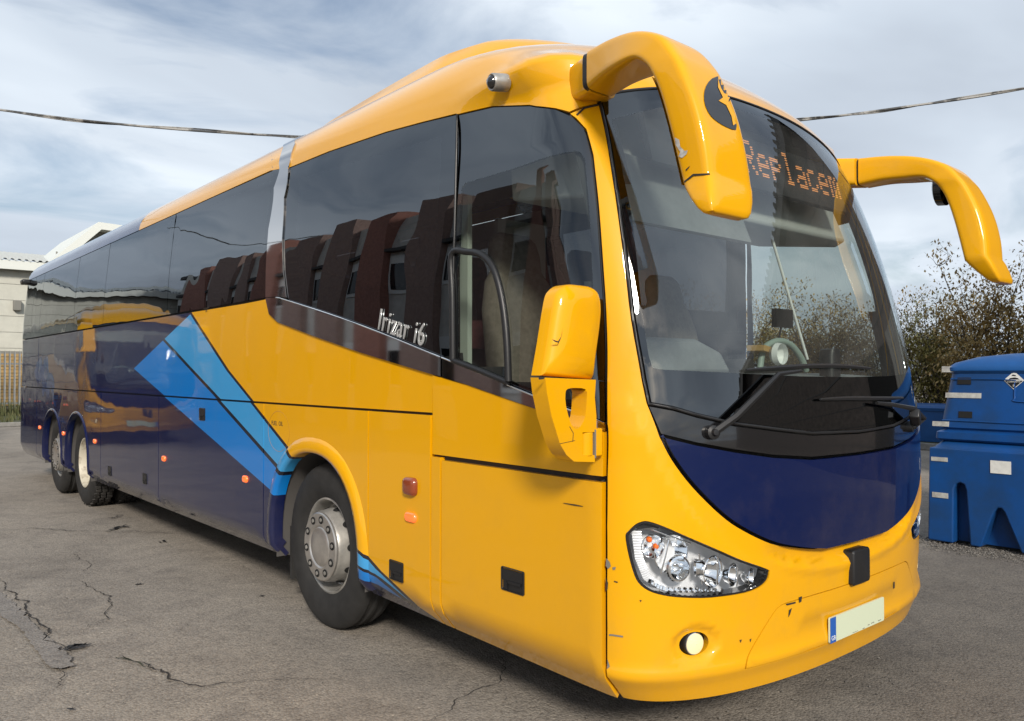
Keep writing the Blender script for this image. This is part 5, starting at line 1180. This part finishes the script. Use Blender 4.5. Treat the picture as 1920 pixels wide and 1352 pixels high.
for nm, pts, off_, m_ in (('diamond_border', [(yc - hf, zc), (yc, zc - hf), (yc + hf, zc), (yc, zc + hf)], .006, 'sticker_white'), ('diamond_top', [(yc - hf * .88, zc + .004), (yc + hf * .88, zc + .004), (yc, zc + hf * .9)], .008, 'sticker_white'), ('diamond_base', [(yc - hf * .88, zc - .004), (yc, zc - hf * .9), (yc + hf * .88, zc - .004)], .008, 'emblem_black')):
    tri(nm, pts, sx0 - off_, m_).parent = dm
for pts in ([(yc - .045, zc + .008), (yc + .04, zc + .008), (yc + .03, zc + .02), (yc - .01, zc + .026), (yc - .035, zc + .018)], [(yc - .02, zc + .035), (yc + .02, zc + .04), (yc + .01, zc + .052), (yc - .012, zc + .046)]): tri('pictogram', pts, sx0 - .0095, 'emblem_black').parent = dm
def face_text(t, sz, y, z, x, m, parent):
    link('lettering', lay(text_mesh(t, sz, .0003, 'lettering'), Matrix(((0, 0, -1, tx(x)), (-1, 0, 0, y - Y0), (0, 1, 0, z), (0, 0, 0, 1)))), m, parent)
face_text('CORROSIVE', .020, yc, zc - .014, sx0 - .0125, 'sticker_white', dm); face_text('8', .028, yc, zc - .050, sx0 - .016, 'sticker_white', dm)
t2 = empty('storage_bin', (15.0, 5.55, 0)); tag(t2, 'small blue plastic bin on the far kerb between coach and big tank', 'bin')
mb = MB(); mb.ring_loft([rr_ for rr_ in [[(x, y, z) for x, y in rrect(1.5 * k, 1.6 * k, .10, 3)] for z, k in ((.14, .94), (.80, 1.0))]]); mb.build('bin_body', 'tank_lid', t2, smooth=35)
mb = MB(); mb.ring_loft([[(x, y, z) for x, y in rrect(1.56 * k, 1.66 * k, .10, 3)] for z, k in ((.80, 1.0), (.86, 1.02), (.90, .98), (.92, .7))]); mb.build('bin_lid', 'tank_lid', t2, smooth=35)
mb = MB(); mb.box((-.765, .45, .66), (.01, .26, .22)); mb.build('notice', 'sticker_white', t2)
k2 = MB(); k2.box((16.6, 6, .065), (5.4, 30, .13)); tag(k2.build('kerb', 'verge_soil', bevel=.02), kind='structure'); k3 = MB(); k3.box((13.86, 6, .07), (.14, 30, .145)); tag(k3.build('kerb', 'kerb_stone', bevel=.015), kind='structure')
# ---- trees and hedge
def leafmat(name, c1, c2, c3):
    m = bpy.data.materials.new(name); MATS[name] = m; n, b = nodes_of(m); t = n.nodes.new('ShaderNodeTexNoise'); t.inputs['Scale'].default_value = 2.2; t.inputs['Detail'].default_value = 8; t.inputs['Roughness'].default_value = .8
    c = n.nodes.new('ShaderNodeTexCoord'); n.links.new(c.outputs['Object'], t.inputs['Vector']); r = n.nodes.new('ShaderNodeValToRGB'); e = r.color_ramp.elements; e[0].position = .36; e[0].color = (*c1, 1); e[1].position = .68; e[1].color = (*c3, 1); q = e.new(.52); q.color = (*c2, 1)
    n.links.new(t.outputs['Fac'], r.inputs[0]); n.links.new(r.outputs[0], b.inputs['Base Color']); b.inputs['Roughness'].default_value = .6
leafmat('leaf_olive', (.16, .15, .045), (.30, .26, .075), (.46, .37, .12)); leafmat('leaf_rust', (.22, .16, .055), (.40, .27, .09), (.55, .39, .16)); mat('bark', (.10, .085, .07), .9, var=.4, vscale=20)
def tree_mesh(seed, H, rad, nleaf, nst):
    rnd = random.Random(seed); tw = MB(); tips = []
    for s_ in range(nst):
        az = rnd.uniform(0, 6.28); ln = H * rnd.uniform(.72, 1.0); lean = rad * rnd.uniform(.15, .8); p = Vector((rnd.gauss(0, .12), rnd.gauss(0, .12), 0)); path = [p.copy()]
        for i in range(1, 8):
            t = i / 7; q = Vector((math.cos(az) * lean * t ** 1.3 + rnd.gauss(0, .06), math.sin(az) * lean * t ** 1.3 + rnd.gauss(0, .06), ln * t)) + p; path.append(q)
            if i >= 1:
                for b in range(3):
                    a2 = rnd.uniform(0, 6.28); l2 = rad * rnd.uniform(.3, .75) * (1.15 - t * .75); e = q + Vector((math.cos(a2) * l2, math.sin(a2) * l2, l2 * rnd.uniform(.15, .9))); mid = (q + e) / 2 + Vector((0, 0, -.05)); tw.tube([q, mid, e], [.014, .009, .004], 4, cap=False)
                    tips += [(mid, .20), (e, .22), (q + (e - q) * .75, .22)]
                    for c in range(2):
                        e2 = e + Vector((rnd.gauss(0, .18), rnd.gauss(0, .18), rnd.uniform(.05, .4))); tw.tube([e, e2], [.005, .0025], 3, cap=False); tips.append((e2, .13))
        tw.tube(path, [.05 * (1 - .85 * i / 7) for i in range(8)], 6, cap=False)
    lf = MB()
    for _ in range(nleaf):
        c, sp = rnd.choice(tips); keep = 1 if c.z < H * .72 else .35
        if rnd.random() > keep: continue
        c = c + Vector((rnd.gauss(0, sp), rnd.gauss(0, sp), rnd.gauss(0, sp))); s_ = rnd.uniform(.036, .080)
        rot = Matrix.Rotation(rnd.uniform(0, 6.28), 3, 'Z') @ Matrix.Rotation(rnd.uniform(-1.3, 1.3), 3, 'X')
        lf.add([tuple(c + rot @ Vector(q) * s_) for q in ((-.5, 0, 0), (0, -1, .12), (.5, 0, 0), (0, 1, .12))], [(0, 1, 2, 3)])
    return tw.mesh('trunk', None, fix=False), lf.mesh('crown', None, fix=False)
TM = [tree_mesh(11, 4.6, 1.9, 13000, 6), tree_mesh(23, 5.0, 2.2, 14000, 7), tree_mesh(37, 3.8, 1.8, 12500, 6), tree_mesh(41, 5.4, 1.6, 6500, 4)]
rnd = random.Random(9)
spots = []
yy = -3.0
while yy < 27:
    spots.append((17.4 + rnd.uniform(-.6, .6), yy)); yy += rnd.uniform(1.3, 1.9)
for yb in np.arange(-3, 27, 2.6): spots.append((19.6 + rnd.uniform(-.5, .5), float(yb)))
words = ['olive', 'rusty', 'bushy', 'tall twiggy']
for i, (x, y) in enumerate(spots):
    k = rnd.choice((0, 1, 2, 3, 0, 1)); r_ = empty('hedge_tree', (x, y, .1), rnd.uniform(0, 6.28)); sc_ = rnd.uniform(.62, .80); r_.scale = (sc_, sc_, sc_ * rnd.uniform(.9, 1.05))
    link('trunk', TM[k][0], 'bark', r_); me = TM[k][1]
    o = link('crown', me, ('leaf_olive', 'leaf_rust', 'leaf_olive', 'leaf_rust')[k], r_)
    kind_ = ('olive leafed hedge tree', 'spreading rusty brown hedge tree', 'low bushy olive hedge tree', 'tall twiggy half bare hedge tree')[k]
    tag(r_, kind_ + (' in the front of the row beyond the tank' if x < 18.6 else ' at the back of the row beyond the tank'), 'tree', 'row of hedge trees')
# ---- overhead cables
def cable(name, pts, label, n=60, twist=True):
    mb = MB(); path = smooth_path([tuple(p) for p in pts], n // (len(pts) - 1)); m_ = len(path)
    mb.tube(path, .028, 6)
    if twist: mb.tube([(p[0], p[1] + .05 * math.cos(i * .35), p[2] + .045 * math.sin(i * .35)) for i, p in enumerate(path)], .016, 5)
    o = mb.build(name, 'cable_grey', None, smooth=60); 
    tag(o, label, 'cable'); return o
mat('cable_grey', (.055, .055, .055), .7, col2=(.30, .29, .27), vscale=1.4, thr=(.45, .55))
def depth_pt(p, d): q = FW + RT * (p[0] - 960) / F + UP * (676 - p[1]) / F; return CAM + q * d
cable('overhead_cable', [depth_pt(p, 19) for p in ((-500, 130), (0, 206), (280, 238), (555, 256), (850, 265), (1200, 252), (1505, 225), (1700, 200), (1920, 166), (2400, 70))], 'twisted pale overhead cable sagging across the sky behind the coach', 90)
# far end of the yard's second line, mirrored in the side glass
cable('service_cable', [(-10.7, 22.8, 7.6), (-10.2, 28.5, 8.3), (-9.6, 38, 10.6)], 'thin cable leaving the terrace roof mirrored in the side glass', 40, False)
# ---- the coach parked opposite, mirrored in the navy flank
c2 = empty('coach', (-4.5, 17.4, 0), R(2)); tag(c2, 'matching yellow coach parked opposite, mirrored in the navy rear flank', 'coach', 'coaches in the yard')
SKIP = ('passenger_seat', 'luggage_rack', 'display', 'destination', 'paint_chip')
def copy_tree(src, parent):
    for ch in list(src.children):
        if ch.name.startswith(SKIP): continue
        c = ch.copy(); COL.objects.link(c); c.parent = parent; copy_tree(ch, c)
copy_tree(coach, c2)
